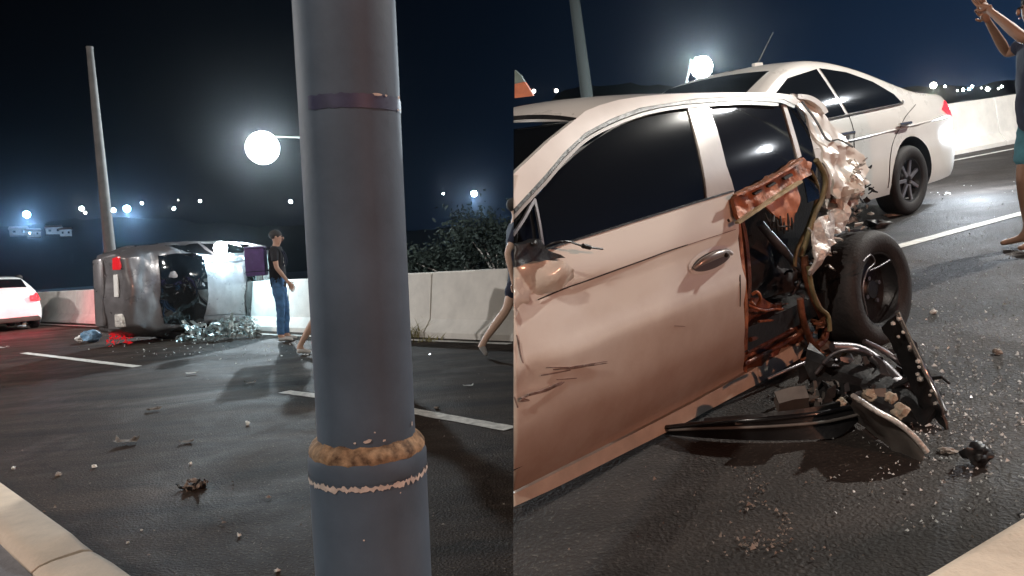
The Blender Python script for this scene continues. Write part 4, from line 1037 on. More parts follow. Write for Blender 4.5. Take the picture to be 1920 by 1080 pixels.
# --- things hanging and lying under the torn corner
def grp(px, py, z=0.0): return Mci @ (MR @ gr(px, py, z))
def gtube(name, pts, r, mt, parent=None, seg=8):
    return tube(name, crv([Mc.inverted() @ (MR @ gr(a, b, z)) for a, b, z in pts], 5), r, mt, parent or mc, seg)
gtube('axle_beam', [(1560, 650, .20), (1610, 655, .17), (1650, 680, .12), (1700, 730, .06)], .022, M_['steel'])
gtube('brake_hose', [(1530, 700, .10), (1560, 665, .18), (1600, 655, .20), (1640, 668, .14)], .008, M_['steel'])
gtube('spring_arm', [(1610, 690, .06), (1665, 715, .05), (1715, 762, .02)], .020, M_['steel'])
gtube('spring_arm', [(1620, 640, .22), (1660, 660, .16), (1700, 690, .1)], .012, M_['steel'])
gtube('broken_stay', [(1575, 700, .05), (1580, 670, .12), (1590, 655, .16)], .009, M_['olive'])
gtube('exhaust_hanger', [(1440, 710, .16), (1475, 694, .18), (1508, 680, .18)], .007, M_['steel'])

# ------------------------------------------------------------------ lamps out of the frame: those mirrored in the windows, then added fills
def mirror_dir(px, py):
    s_, z_ = p2(px, py); P0 = V((s_, yc(s_, z_), z_))
    e1 = V((s_ + .03, yc(s_ + .03, z_), z_)) - P0; e2 = V((s_, yc(s_, z_ + .03), z_ + .03)) - P0
    n_ = (Mc.to_3x3() @ e1.cross(e2)).normalized(); wp = Mc @ P0
    n_ = n_ if n_.dot(CP - wp) > 0 else -n_
    vi = (wp - CP).normalized(); return wp, vi - 2 * vi.dot(n_) * n_
wp, rf = mirror_dir(1353, 208)
print('REFLECT', rf[:])
street_lamp(wp + rf * 11, V((1, .4, 0)), 1.8, 3300, (1, .965, .89), 'street lamp right of the picture, mirrored in the rear side window', M_['lamp'], .22, base_z=0, group='street lamps')
wp, rf = mirror_dir(1445, 283)
street_lamp(wp + rf * 26, V((1, .4, 0)), 1.8, 900, (.9, .95, 1), 'farther street lamp right of the picture', M_['lamp'], .20, base_z=0, group='street lamps')
street_lamp(V((6.5, -5.5, 3.4)), V((0, -1, 0)), 1.5, 900, (1, .44, .27), 'unseen warm fill lamp added behind the camera', M_['lampw'], .2, base_z=0, group='street lamps')  # unseen warm lamp, added to tint the wrecked car
street_lamp(V((-4.5, -6, 8)), V((-.6, -1, 0)), 1.5, 1900, (1, .87, .76), 'unseen tall fill lamp added behind the camera to the left', M_['lamp'], .2, base_z=0, group='street lamps')  # unseen lamp, added to brighten the left barrier and kerb
street_lamp(V((-14.5, 9.5, 5.5)), V((-1, -.2, 0)), 1.5, 2600, (1, .95, .92), 'unseen white fill lamp added left of the picture above the white car', M_['lamp'], .2, base_z=0, group='street lamps')  # unseen lamp, added to whiten the car at the left edge

# ------------------------------------------------------------------ people
def skin_mesh(vs, es, rs, sub=2, root=0):
    me = bpy.data.meshes.new('tmp'); me.from_pydata([tuple(v) for v in vs], es, []); me.update()
    o = bpy.data.objects.new('tmp', me); COL.objects.link(o)
    o.modifiers.new('s', 'SKIN'); sv = me.skin_vertices[0].data
    for i, r in enumerate(rs):
        sv[i].radius = r if isinstance(r, tuple) else (r, r); sv[i].use_root = (i == root)
    m = o.modifiers.new('u', 'SUBSURF'); m.levels = sub; m.render_levels = sub
    bpy.context.view_layer.update(); dg = bpy.context.evaluated_depsgraph_get()
    out_ = bpy.data.meshes.new_from_object(o.evaluated_get(dg)); bpy.data.objects.remove(o); bpy.data.meshes.remove(me)
    return out_
def person(M, label, J, skin, top, bottom, shoe, bottom_len=1.0, sleeve=.45, hair='hair', print_=False, shoes=True, H=1.74):
    """J: joints in person space (x right, y front, z up)"""
    root = empty('person', M, label, 'person')
    g = lambda k: V(J[k])
    vs, es, rs = [], [], []
    def add(p, r, par=None):
        vs.append(V(p)); rs.append(r)
        if par is not None: es.append((par, len(vs) - 1))
        return len(vs) - 1
    pel = add(g('pelvis'), (.14, .105)); bel = add((g('pelvis') + g('chest')) / 2, (.125, .10), pel); ch = add(g('chest'), (.15, .11), bel)
    nb = add(g('neck'), .052, ch); h0 = add(g('head') - V((0, -.01, .07)), (.062, .07), nb); h1 = add(g('head') + V((0, 0, .02)), (.078, .095), h0); add(g('head') + V((0, -.01, .085)), (.058, .072), h1)
    for sd in 'LR':
        s_ = add(g('sh' + sd), .052, ch); m_ = add((g('sh' + sd) * .45 + g('el' + sd) * .55), .046, s_); e_ = add(g('el' + sd), .038, m_)
        f_ = add((g('el' + sd) * .65 + g('wr' + sd) * .35), .038, e_); w_ = add(g('wr' + sd), .024, f_)
        d = (g('wr' + sd) - g('el' + sd)).normalized(); pal = add(g('wr' + sd) + d * .07, (.034, .018), w_)
        sdv = d.cross(V((0, 1, 0))); sdv = sdv.normalized() if sdv.length > .1 else V((1, 0, 0)); fr = sdv.cross(d).normalized()
        for k, ln in enumerate((.070, .078, .072, .058)):
            o1 = g('wr' + sd) + d * .105 + fr * (k - 1.5) * .019
            a = add(o1, .0095, pal); b_ = add(o1 + d * ln * .5 + sdv * .006, .0085, a); add(o1 + d * ln + sdv * .020, .007, b_)
        t1 = add(g('wr' + sd) + d * .045 + fr * .036, .011, pal); add(t1 and g('wr' + sd) + d * .085 + fr * .056, .009, t1)
        hp_ = add(g('hip' + sd), .085, pel); th = add((g('hip' + sd) + g('kn' + sd)) / 2, .072, hp_); kn_ = add(g('kn' + sd), .053, th)
        cf = add(g('kn' + sd) * .66 + g('an' + sd) * .34, .054, kn_); an = add(g('an' + sd), .033, cf)
        toe = g('toe' + sd); he = add(g('an' + sd) + V((0, -.02, -.045)), .034, an); md_ = add(g('an' + sd) * .45 + toe * .55 + V((0, 0, -.008)), (.038, .026), an); add(toe, (.036, .018), md_)
    me = skin_mesh(vs, es, rs); body = link('body', me, M_[skin], root, True)
    hd = g('head')
    def blob(name, c, r, sc_, mt, par=body):
        b = bmesh.new(); bmesh.ops.create_uvsphere(b, u_segments=14, v_segments=9, radius=r, matrix=T(c) @ Matrix.Diagonal((*sc_, 1))); return bm_obj(name, b, M_[mt], par, True)
    fx = V((J.get('face', (0, 1, 0)))).normalized(); rx = fx.cross(V((0, 0, 1))).normalized()
    blob('nose', hd + fx * .098 + V((0, 0, -.015)), .015, (.9, .9, 1.5), skin)
    for s in (-1, 1):
        blob('eye', hd + fx * .086 + rx * s * .031 + V((0, 0, .012)), .011, (1, 1, .7), 'eye'); blob('ear', hd + rx * s * .078 + V((0, 0, -.005)), .026, (.45, .7, 1.2), skin)
    blob('mouth', hd + fx * .088 + V((0, 0, -.055)), .018, (1.2 if abs(fx.y) > .7 else .5, .5 if abs(fx.y) > .7 else 1.2, .35), 'lip')
    if hair: blob('hair', hd - fx * .018 + V((0, 0, .045)), .098, (.93, 1.03, .84), hair)
    # shirt
    vs, es, rs = [], [], []
    p00 = add(g('pelvis') - V((0, 0, .16)), (.175, .135)); p0 = add(g('pelvis') + V((0, 0, -.04)), (.185, .14), p00); p1 = add((g('pelvis') + g('chest')) / 2, (.175, .14), p0); p2_ = add(g('chest'), (.195, .145), p1); add(g('chest') * .25 + g('neck') * .75, (.10, .09), p2_)
    for sd in 'LR':
        s_ = add(g('sh' + sd), .080, p2_); m_ = add(g('sh' + sd) * (1 - sleeve) + g('el' + sd) * sleeve, .064, s_); add(g('sh' + sd) * (1 - sleeve - .25) + g('el' + sd) * (sleeve + .25), .062, m_)
    sm = skin_mesh(vs, es, rs)
    for v in sm.vertices: v.co += V((fbm(v.co, 9), fbm(v.co + V((3, 0, 0)), 9), 0)) * .012
    shirt = link('shirt', sm, M_[top], root, True)
    # trousers or shorts
    vs, es, rs = [], [], []
    p0 = add(g('pelvis') + V((0, 0, .14)), (.160, .125)); p1 = add(g('pelvis') - V((0, 0, .03)), (.168, .132), p0)
    for sd in 'LR':
        h_ = add(g('hip' + sd), .108, p1); k1_ = g('kn' + sd)
        if bottom_len < 1:
            t = bottom_len; m_ = add(g('hip' + sd) * (1 - t * .6) + k1_ * t * .6, .094, h_); add(g('hip' + sd) * (1 - t) + k1_ * t, .090, m_)
        else:
            m_ = add((g('hip' + sd) + k1_) / 2, .094, h_); k_ = add(k1_, .070, m_); c_ = add((k1_ + g('an' + sd)) / 2, .066, k_); add(g('an' + sd) + V((0, 0, .01)), .062, c_)
    tm = skin_mesh(vs, es, rs)
    for v in tm.vertices: v.co += V((fbm(v.co, 11), fbm(v.co + V((3, 0, 0)), 11), 0)) * .014
    link('trousers' if bottom_len >= 1 else 'shorts', tm, M_[bottom], root, True)
    if shoes:
        for sd in 'LR':
            a = g('an' + sd); toe = g('toe' + sd); vs, es, rs = [], [], []
            q0 = add(a + (a - toe) * .22 + V((0, 0, -.050)), (.040, .036)); q1 = add(a + V((0, 0, -.04)), (.046, .044), q0); q2 = add(a * .4 + toe * .6 + V((0, 0, -.004)), (.050, .034), q1); add(toe + (toe - a) * .12, (.042, .026), q2)
            link('shoe', skin_mesh(vs, es, rs), M_[shoe], root, True)
    return root, g
def stand(H=1.74, **kw):
    k = H / 1.74
    J = dict(pelvis=(0, 0, .95), chest=(0, 0, 1.30), neck=(0, .0, 1.49), head=(0, .02, 1.62), shL=(-.19, 0, 1.41), shR=(.19, 0, 1.41), elL=(-.23, -.03, 1.12), elR=(.23, -.03, 1.12), wrL=(-.23, .06, .88), wrR=(.23, .06, .88),
             hipL=(-.09, 0, .90), hipR=(.09, 0, .90), knL=(-.10, .02, .50), knR=(.10, .02, .50), anL=(-.10, -.02, .085), anR=(.10, -.02, .085), toeL=(-.12, .15, .03), toeR=(.12, .15, .03))
    J.update(kw); return {a: (V(b) * k if a != 'face' else b) for a, b in J.items()}
def stand_at(M, px, py, facing, z=0):
    p = gl(px, py) if M is ML else gr(px, py)
    Mi = M.inverted().to_3x3()
    rt = Mi @ CX; rt.z = 0; rt.normalize(); fw = V((-rt.y, rt.x, 0))
    d = rt * math.cos(facing) + fw * math.sin(facing)           # facing 0 = towards the right of the picture
    y = d; x = y.cross(V((0, 0, 1)))
    return M @ basis(p, x, y, V((0, 0, 1)))
Mp = stand_at(ML, 531, 640, math.radians(10))
man, g = person(Mp, 'man in dark printed T-shirt and blue jeans carrying a purple delivery box on his back',
    stand(1.80, elR=(.20, .02, 1.14), wrR=(.20, .16, .93), elL=(-.22, .0, 1.12), wrL=(-.20, .12, .90), head=(0, .03, 1.60), neck=(0, .01, 1.48), toeL=(-.12, .19, .03), anL=(-.10, .04, .085), knL=(-.10, .06, .5)),
    'skin', 'blk_cloth', 'jeans', 'shoe')
b = bmesh.new(); add_box(b, (0, -.305, 1.30), (.40, .29, .46), None, .03); bag = sharp(bm_obj('delivery_bag', b, M_['purple'], None), 40)
bag.matrix_basis = Mp @ T(0, 0, 0); tag(bag, 'purple cube-shaped delivery bag on the back of the man in jeans', 'bag')
for zz in (1.50, 1.14): box('trim_strip', (0, -.305, zz), (.408, .298, .012), M_['navy'], bag)
for sx_ in (-.12, .12): tube('strap', crv([(sx_, -.17, 1.48), (sx_, -.02, 1.50), (sx_, .125, 1.40), (sx_, .11, 1.2), (sx_, -.16, 1.14)], 5), .014, M_['navy'], bag, 6)
for k, (x, z, w_) in enumerate(((.02, 1.32, .05), (.05, 1.26, .035), (-.02, 1.22, .05), (.0, 1.38, .03))):
    b = bmesh.new(); bmesh.ops.create_icosphere(b, subdivisions=1, radius=w_ * .5, matrix=T(x + .09, .128, z) @ Matrix.Diagonal((1, .12, 1.5, 1))); bm_obj('shirt_print', b, M_['print'], man)
Mp = stand_at(ML, 622, 662, math.radians(8))
person(Mp, 'bystander in white shorts, mostly hidden behind the grey lamp post', stand(1.70, knL=(-.10, -.18, .5), anL=(-.10, -.44, .10), toeL=(-.11, -.30, .03), knR=(.10, .05, .5), anR=(.1, .02, .085)), 'skin2', 'navy', 'wcloth', 'wcloth', bottom_len=.80)
Mp = stand_at(ML, 985, 668, math.radians(8))
person(Mp, 'walking person in dark shorts and sneakers at the right end of the left road', stand(1.75, hipL=(-.09, 0, .9), knL=(-.10, -.16, .52), anL=(-.10, -.46, .17), toeL=(-.10, -.42, .04), knR=(.10, .16, .52), anR=(.10, .20, .085), elR=(.24, -.15, 1.15), wrR=(.24, -.12, .9)),
       'skin2', 'navy', 'navy', 'black' if 0 else 'shoe', bottom_len=.72)
Mp = stand_at(ML, 44, 613, math.radians(-160))
person(Mp, 'dark figure standing behind the boot of the white car at the left', stand(1.50), 'skin3', 'blk_cloth', 'blk_cloth', 'shoe')
Mp = stand_at(MR, 1946, 466, math.radians(160))
person(Mp, 'barefoot bystander in teal shorts raising an arm at the right edge', stand(1.80, elR=(.34, .10, 1.36), wrR=(.20, .24, 1.58), elL=(-.30, .16, 1.42), wrL=(-.16, .30, 1.62), knR=(.10, .06, .5), anR=(.10, .02, .085), toeR=(.13, .20, .03)), 'skin3', 'navy', 'teal', 'shoe', bottom_len=.85, shoes=False)

# ------------------------------------------------------------------ wreckage lying on the right-hand road
def loose(name, M, px, py, label, cat, group=None, z=0.0, ang=0.0):
    p = gr(px, py) if M is MR else gl(px, py)
    return empty(name, M @ T(p.x, p.y, z) @ Rz(ang), label, cat, group)
def localpts(M, rt, pts):        # pixel + height above the road -> root's own coordinates
    Mi = rt.matrix_basis.inverted(); return [Mi @ (M @ (gr(a, b, z) if M is MR else gl(a, b, z))) for a, b, z in pts]
def ribbon(name, A_, B_, th, mt, parent, dent=0):
    """sheet between two 3-D edge curves, with thickness th"""
    n = len(A_); bm = bmesh.new(); m = 5; rows = []
    for a, b in zip(A_, B_):
        r = []
        for k in range(m + 1):
            p = a.lerp(b, k / m); p = p + V((fbm(p, 9), fbm(p + V((5, 0, 0)), 9), fbm(p + V((0, 5, 0)), 9))) * dent; r.append(bm.verts.new(p))
        rows.append(r)
    fc = []
    for a, b in zip(rows, rows[1:]):
        for k in range(m): fc.append(bm.faces.new((a[k], a[k + 1], b[k + 1], b[k])))
    bm.normal_update()
    bmesh.ops.solidify(bm, geom=fc, thickness=th)
    return sharp(bm_obj(name, bm, mt, parent), 35)
rt = loose('bumper_strip', MR, 1430, 800, 'long curved black bumper strip lying on the road below the sill of the wrecked car', 'car part')
top_ = crv(localpts(MR, rt, [(1240, 806, .03), (1330, 797, .07), (1430, 790, .09), (1530, 780, .09), (1590, 768, .08), (1612, 773, .06)]), 6)
bot_ = crv(localpts(MR, rt, [(1240, 814, .0), (1330, 822, .01), (1430, 826, .01), (1530, 824, .01), (1574, 818, .01), (1612, 788, .03)]), 6)
ribbon('strip_face', top_, bot_, .012, M_['black'], rt)
tube('strip_lip', [p + V((0, 0, .008)) for p in top_], .010, M_['blackg'], rt, 8)
tube('strip_ridge', [a.lerp(b, .35) + V((0, -.012, .01)) for a, b in zip(top_, bot_)], .006, M_['greyw'], rt, 8)
up2 = crv(localpts(MR, rt, [(1320, 784, .08), (1420, 776, .11), (1520, 764, .12), (1576, 754, .12)]), 6)
ribbon('strip_flange', up2, [p + V((0, .0, .0)) for p in crv(localpts(MR, rt, [(1320, 797, .07), (1420, 790, .09), (1520, 781, .09), (1576, 770, .08)]), 6)], .008, M_['black'], rt)
for a, b in ((1386, 792), (1418, 790), (1450, 786), (1484, 784), (1512, 779), (1548, 773)):
    q = localpts(MR, rt, [(a, b, .085)])[0]; box('clip', q, (.035, .014, .012), M_['greyw'], rt, bevel=.003)
rt = loose('grey_plastic_piece', MR, 1488, 768, 'small grey plastic block behind the black bumper strip', 'car part')
ribbon('block', localpts(MR, rt, [(1462, 756, .16), (1490, 750, .17), (1516, 748, .17)]), localpts(MR, rt, [(1458, 775, .10), (1488, 773, .10), (1518, 768, .10)]), .05, M_['greyw'], rt, .01)
rt = loose('torn_panel', MR, 1735, 770, 'long torn body panel leaning from the rear wheel down to the road', 'car part')
e1 = crv(localpts(MR, rt, [(1682, 588, .42), (1706, 640, .30), (1732, 694, .18), (1758, 745, .09), (1772, 776, .05)]), 6)
e2 = crv(localpts(MR, rt, [(1655, 610, .34), (1684, 668, .22), (1708, 722, .10), (1740, 780, .02), (1768, 806, .0)]), 6)
ribbon('panel_skin', e1, e2, .010, M_['black'], rt, .02)
tube('panel_edge', [p + V((0, 0, .006)) for p in e1], .009, M_['chrome'], rt, 8)
for k in range(16):
    q = e1[int(k * (len(e1) - 1) / 16)] + V((random.uniform(-.02, .01), random.uniform(-.02, .02), -.02)); bb = bmesh.new(); bmesh.ops.create_icosphere(bb, subdivisions=1, radius=random.uniform(.006, .013), matrix=T(q)); bm_obj('torn_bit', bb, M_['foil'], rt)
rt = loose('wheel_arch_liner', MR, 1690, 840, 'grey curved wheel arch liner lying on the road under the axle', 'car part')
e1 = crv(localpts(MR, rt, [(1600, 745, .16), (1640, 772, .16), (1682, 795, .13), (1712, 820, .09), (1738, 850, .03)]), 6)
e2 = crv(localpts(MR, rt, [(1590, 775, .02), (1625, 808, .01), (1668, 838, .0), (1705, 858, .0), (1730, 864, .0)]), 6)
ribbon('liner_shell', e1, e2, .010, M_['greyw'], rt, .015)
tube('liner_rim', [p + V((0, 0, .006)) for p in e1], .010, M_['foil'], rt, 8)
rt = loose('undertray', MR, 1600, 735, 'dark broken undertray and bent arms piled under the rear axle', 'car part')
ribbon('tray', localpts(MR, rt, [(1512, 655, .16), (1570, 668, .15), (1640, 690, .12), (1700, 720, .08), (1740, 770, .04)]), localpts(MR, rt, [(1515, 722, .05), (1560, 745, .04), (1620, 770, .02), (1670, 800, .01), (1716, 830, .0)]), .02, M_['black'], rt, .06)
crumple('torn_metal', None, localpts(MR, rt, [(1600, 715, .06)])[0], (.22, .16, .05), M_['black'], 46, 71, rt, .6)
crumple('torn_metal', None, localpts(MR, rt, [(1650, 700, .08)])[0], (.20, .18, .07), M_['steel'], 22, 72, rt, .45)
crumple('torn_metal', None, localpts(MR, rt, [(1560, 740, .05)])[0], (.18, .10, .04), M_['greyw'], 22, 73, rt, .5)
def lump(name, M, px, py, r, sc_, mt, label, cat, group=None, seed=0, sub=3, amp=.5, z=0):
    rt = loose(name, M, px, py, label, cat, group, z)
    bb = bmesh.new(); bmesh.ops.create_icosphere(bb, subdivisions=sub, radius=r)
    for v in bb.verts:
        k = 1 + amp * fbm(v.co / r + V((seed * 3, 0, 0)), 1.4); v.co = V((v.co.x * sc_[0] * k, v.co.y * sc_[1] * k, v.co.z * sc_[2] * k))
    lo = min(v.co.z for v in bb.verts)
    for v in bb.verts: v.co.z -= lo + .002
    me = bpy.data.meshes.new(name); bb.to_mesh(me); bb.free(); me.materials.append(M_[mt])
    mtx = rt.matrix_basis.copy(); bpy.data.objects.remove(rt)
    o = bpy.data.objects.new(name, me); COL.objects.link(o); o.matrix_basis = mtx; tag(o, label, cat, group)
    me.polygons.foreach_set('use_smooth', [True] * len(me.polygons)); me.set_sharp_from_angle(angle=math.radians(50)); return o
for i, (a, b, r, z) in enumerate(((1634, 762, .040, .14), (1672, 768, .036, .14), (1690, 790, .045, .10), (1580, 765, .030, .10))):
    lump('foam_lump', MR, a, b + (z * 300), r * .6, (1, .8, .9), 'foam', ['pale foam lump nearest the axle beam', 'pale foam lump right of the largest one on the grey liner', 'largest yellowish foam lump on top of the grey liner', 'small pale scrap at the tip of the black bumper strip'][i], 'foam scrap', 'foam scraps in the wreckage', seed=i, z=z - .03)
lump('metal_lump', MR, 1833, 872, .045, (1, .8, .7), 'black', 'dark crushed metal lump lying alone on the right road near the kerb', 'debris', seed=3, amp=.55)
lump('metal_lump', MR, 1775, 848, .018, (1.4, .8, .5), 'dusty', 'small bright bit left of the dark crushed lump', 'debris', seed=4, amp=.8)
lump('plastic_scrap', MR, 1640, 430, .07, (1.6, .8, .5), 'black', 'black torn plastic scrap on the road behind the leaning wheel', 'debris', seed=5, amp=.9)
lump('plastic_scrap', MR, 1680, 405, .06, (2.0, .4, .3), 'foil', 'flat shiny strip under the rear wheel of the sedan', 'debris', seed=6, amp=.6)
lump('white_chip', MR, 1750, 588, .022, (1, .7, .5), 'paper', 'bright white chip on the dark road right of the leaning wheel', 'debris', seed=7)
lump('white_chip', MR, 1775, 365, .03, (1.5, .7, .4), 'paper', 'white chip on the far lane below the sedan bumper', 'debris', seed=8)
lump('stone', MR, 1870, 664, .020, (1, .8, .6), 'dusty', 'dark little stone by the right edge of the road', 'debris', seed=9)

# glass crumbs nobody could count
def crumbs(name, M, n, gen, mt, label, seed, rmin=.003, rmax=.010):
    R = random.Random(seed); vs = []; fs = []
    for i in range(n):
        px, py = gen(R)
        if M is MR and px < 975: continue
        p = gr(px, py) if M is MR else gl(px, py)
        if M is MR and p.y > 60: continue
        r = R.uniform(rmin, rmax) * (1 if R.random() < .93 else 1.9); k = len(vs)
        for j in range(3):
            a = R.uniform(0, 6.28) + j * 2.1; vs.append(M @ (p + V((math.cos(a) * r, math.sin(a) * r, .005 + R.random() * r * .3))))
        vs.append(M @ (p + V((R.uniform(-.3, .3) * r, R.uniform(-.3, .3) * r, .006 + r * R.uniform(.5, 1.3)))))
        fs += [(k, k + 1, k + 3), (k + 1, k + 2, k + 3), (k + 2, k, k + 3)]
    o = mesh_obj(name, vs, fs, mt); tag(o, label, None, None, 'stuff'); return o
def gA(R):
    while True:
        x, y = R.uniform(1560, 1920), R.uniform(420, 1000)
        if R.random() < math.exp(-((x - 1800) / 150) ** 2 - ((y - 700) / 190) ** 2) and not (1500 < x < 1700 and y < 640): return x, y
crumbs('glass_crumbs', MR, 1500, gA, M_['shard'], 'scattered glass crumbs right of the leaning wheel', 1, .0025, .007)
def gB(R): return R.gauss(1480, 190), R.uniform(830, 1075)
crumbs('glass_crumbs', MR, 110, gB, M_['dusty'], 'sparse grit on the near right road', 2, .002, .006)
def gC(R): return R.uniform(1700, 1915), R.uniform(330, 520)
crumbs('glass_crumbs', MR, 110, gC, M_['shard'], 'glass specks on the far lane of the right road', 3, .004, .010)
def gD(R):
    t = R.random()
    if t < .45: return 1370 + R.gauss(0, 18) + R.random() * 100, 1035 - R.random() * 25 + R.gauss(0, 6)
    if t < .7: return 1470 + R.gauss(0, 7), 975 + R.gauss(0, 16)
    return 1415 + R.gauss(0, 15), 920 + R.gauss(0, 20)
crumbs('spilled_dust', MR, 170, gD, M_['dusty'], 'pale spilled powder and chips on the near right road', 4, .002, .007)
def gE(R): return R.uniform(0, 950), 690 + 380 * R.random() ** 1.3
crumbs('road_grit', ML, 130, gE, M_['dusty'], 'sparse pale grit on the near left road', 5, .003, .009)
def gF(R): return R.gauss(420, 130), R.gauss(650, 16)
crumbs('glass_crumbs', ML, 160, gF, M_['shard'], 'glass specks beside the overturned car', 6, .008, .022)

# debris on the left road
def flat_piece(name, px, py, w_, d_, mt, label, ang=0, th=.012, curl=.02, M=ML, group='bits of debris on the left road', seed=0):
    rt = loose(name, M, px, py, label, 'debris', group, .004, ang); mtx = rt.matrix_basis.copy(); bpy.data.objects.remove(rt)
    R = random.Random(seed); bm = bmesh.new(); nx, ny = 8, 5; rows = []
    for i in range(nx + 1):
        r = []
        for j in range(ny + 1):
            x = (i / nx - .5) * w_; y = (j / ny - .5) * d_; ed = 1 - .18 * R.random() * (i in (0, nx) or j in (0, ny))
            r.append(bm.verts.new((x * ed, y * ed, th + curl * abs(fbm((x * 9, y * 9, seed), 1.2)) + curl * (i in (0, nx)) * .8)))
        rows.append(r)
    fc = []
    for a, b_ in zip(rows, rows[1:]):
        for k in range(ny): fc.append(bm.faces.new((a[k], a[k + 1], b_[k + 1], b_[k])))
    bmesh.ops.solidify(bm, geom=fc, thickness=th); bmesh.ops.recalc_face_normals(bm, faces=bm.faces)
    me = bpy.data.meshes.new(name); bm.to_mesh(me); bm.free(); me.materials.append(M_[mt])
    o = bpy.data.objects.new(name, me); COL.objects.link(o); o.matrix_basis = mtx; tag(o, label, 'debris', group); return o
flat_piece('crushed_carton', 240, 833, .17, .13, 'dusty', 'flattened grey carton alone on the near left lane', .3, .015, .03, seed=1)
flat_piece('white_scrap', 360, 703, .14, .10, 'paper', 'white scrap between the two painted lane dashes', .2, .02, .01, seed=2)
flat_piece('white_scrap', 470, 720, .12, .08, 'dusty', 'pale scrap left of the middle painted dash', .5, .008, .02, seed=3)
flat_piece('white_scrap', 8, 655, .16, .12, 'paper', 'white scrap beside the wheel of the white car', .1, .03, .02, seed=4)
flat_piece('grey_scrap', 288, 771, .11, .10, 'dusty', 'thin grey scrap above the flattened carton', .8, .006, .02, seed=5)
flat_piece('grey_scrap', 350, 831, .10, .08, 'dusty', 'faint scrap right of the flattened carton', .4, .005, .015, seed=6)
flat_piece('white_scrap', 878, 725, .10, .05, 'paper', 'small pale scrap right of the grey lamp post', .1, .006, .01, seed=7)
for i, (a, b, r, mt) in enumerate(((464, 797, .022, 'paper'), (177, 877, .017, 'paper'), (26, 880, .016, 'paper'), (358, 871, .012, 'paper'), (448, 1006, .012, 'paper'), (520, 1072, .012, 'paper'), (819, 767, .02, 'dusty'), (240, 1018, .008, 'paper'), (265, 995, .007, 'paper'), (110, 892, .02, 'dusty'))):
    lump('pebble', ML, a, b, r * .8, (1, .9, .7), mt, ['dark and white stone above the dark leafy clump', 'pebble below the flattened carton', 'pebble beside the near left kerb', 'pebble just above the leafy clump', 'pebble below and right of the leafy clump', 'pebble near the bottom edge left of the lamp post', 'dark pebble beyond the post by the painted line', 'tiny pebble near the kerb joint', 'tinier pebble right above the kerb joint', 'brown crumb by the end of the kerb'][i], 'pebble', 'pebbles on the left road', seed=i + 5, sub=2, amp=1.0)
rt = loose('leafy_clump', ML, 368, 915, 'dark clump of dead leaves and twigs on the near left lane', 'debris')
crumple('leaf_bits', None, V((0, 0, .018)), (.05, .05, .016), M_['dusty'], 26, 91, rt, .22)
crumple('leaf_bits', None, V((0, 0, .012)), (.06, .05, .010), M_['black'], 20, 92, rt, .24)
lump('blue_bag', ML, 172, 642, .17, (1.1, .8, .8), 'bluebag', 'blue crumpled bag on the road left of the red lamp wreck', 'bag', seed=21, amp=.4)
lump('white_bag', ML, 152, 643, .09, (1, .8, .7), 'paper', 'small white crumpled bag left of the blue one', 'bag', seed=22, amp=.5)
rt = loose('broken_tail_lamp', ML, 220, 647, 'shattered glowing red tail lamp on the road under the overturned car', 'car part')
crumple('lamp_shards', None, V((0, 0, .10)), (.26, .12, .10), M_['reddim'], 34, 93, rt, .45)
plight('tail_light', 30, (1, .05, .08), (0, -.2, .35), rt, .05)
for k, (a, b, s_, n, sd) in enumerate(((392, 640, (.42, .14, .20), 90, 94), (452, 634, (.30, .14, .17), 60, 95), (352, 640, (.14, .1, .06), 24, 96))):
    rt = loose('metal_wreckage', ML, a, b, ['pale crushed metal heap under the roof of the overturned car', 'pale crushed metal heap under the windscreen of the overturned car', 'small shredded metal heap at the left of the larger ones'][k], 'debris', 'crushed metal beside the overturned car')
    crumple('shreds', None, V((0, 0, s_[2])), s_, M_['foil2'], n, sd, rt, .8)
lump('white_bag', ML, 455, 621, .10, (1.6, .8, .5), 'paper', 'white scrap on the road right of the crushed metal', 'debris', seed=23)

# weeds at the barrier joint, dark bush behind the barrier
def blades(name, M, o0, n, h, sp, mt, label, cat, seed):
    R = random.Random(seed); vs = []; fs = []
    for i in range(n):
        b0 = V((R.gauss(0, sp), R.gauss(0, sp * .5), 0)); d = V((R.gauss(0, .5), R.gauss(0, .5), 1)).normalized(); L_ = h * R.uniform(.4, 1); w_ = V((R.gauss(0, 1), R.gauss(0, 1), 0)).normalized() * .010; k = len(vs)
        for t in (0, .4, .75, 1):
            p = b0 + d * L_ * t + V((d.x, d.y, -.3)) * L_ * t * t * .6; vs += [p - w_ * (1 - t * .9), p + w_ * (1 - t * .9)]
        for j in range(3): fs.append((k + 2 * j, k + 2 * j + 1, k + 2 * j + 3, k + 2 * j + 2))
    o = mesh_obj(name, vs, fs, mt); o.matrix_basis = M @ T(o0); tag(o, label, cat); return o
blades('weed_tuft', ML, gl(784, 632) , 90, .38, .10, M_['leafy'], 'dry yellow weeds growing at the barrier joint right of the lamp post', 'plant', 5)
blades('weed_tuft', ML, gl(800, 640), 40, .16, .12, M_['leafy'], 'low strands of dry weed on the line at the foot of the barrier', 'plant', 6)
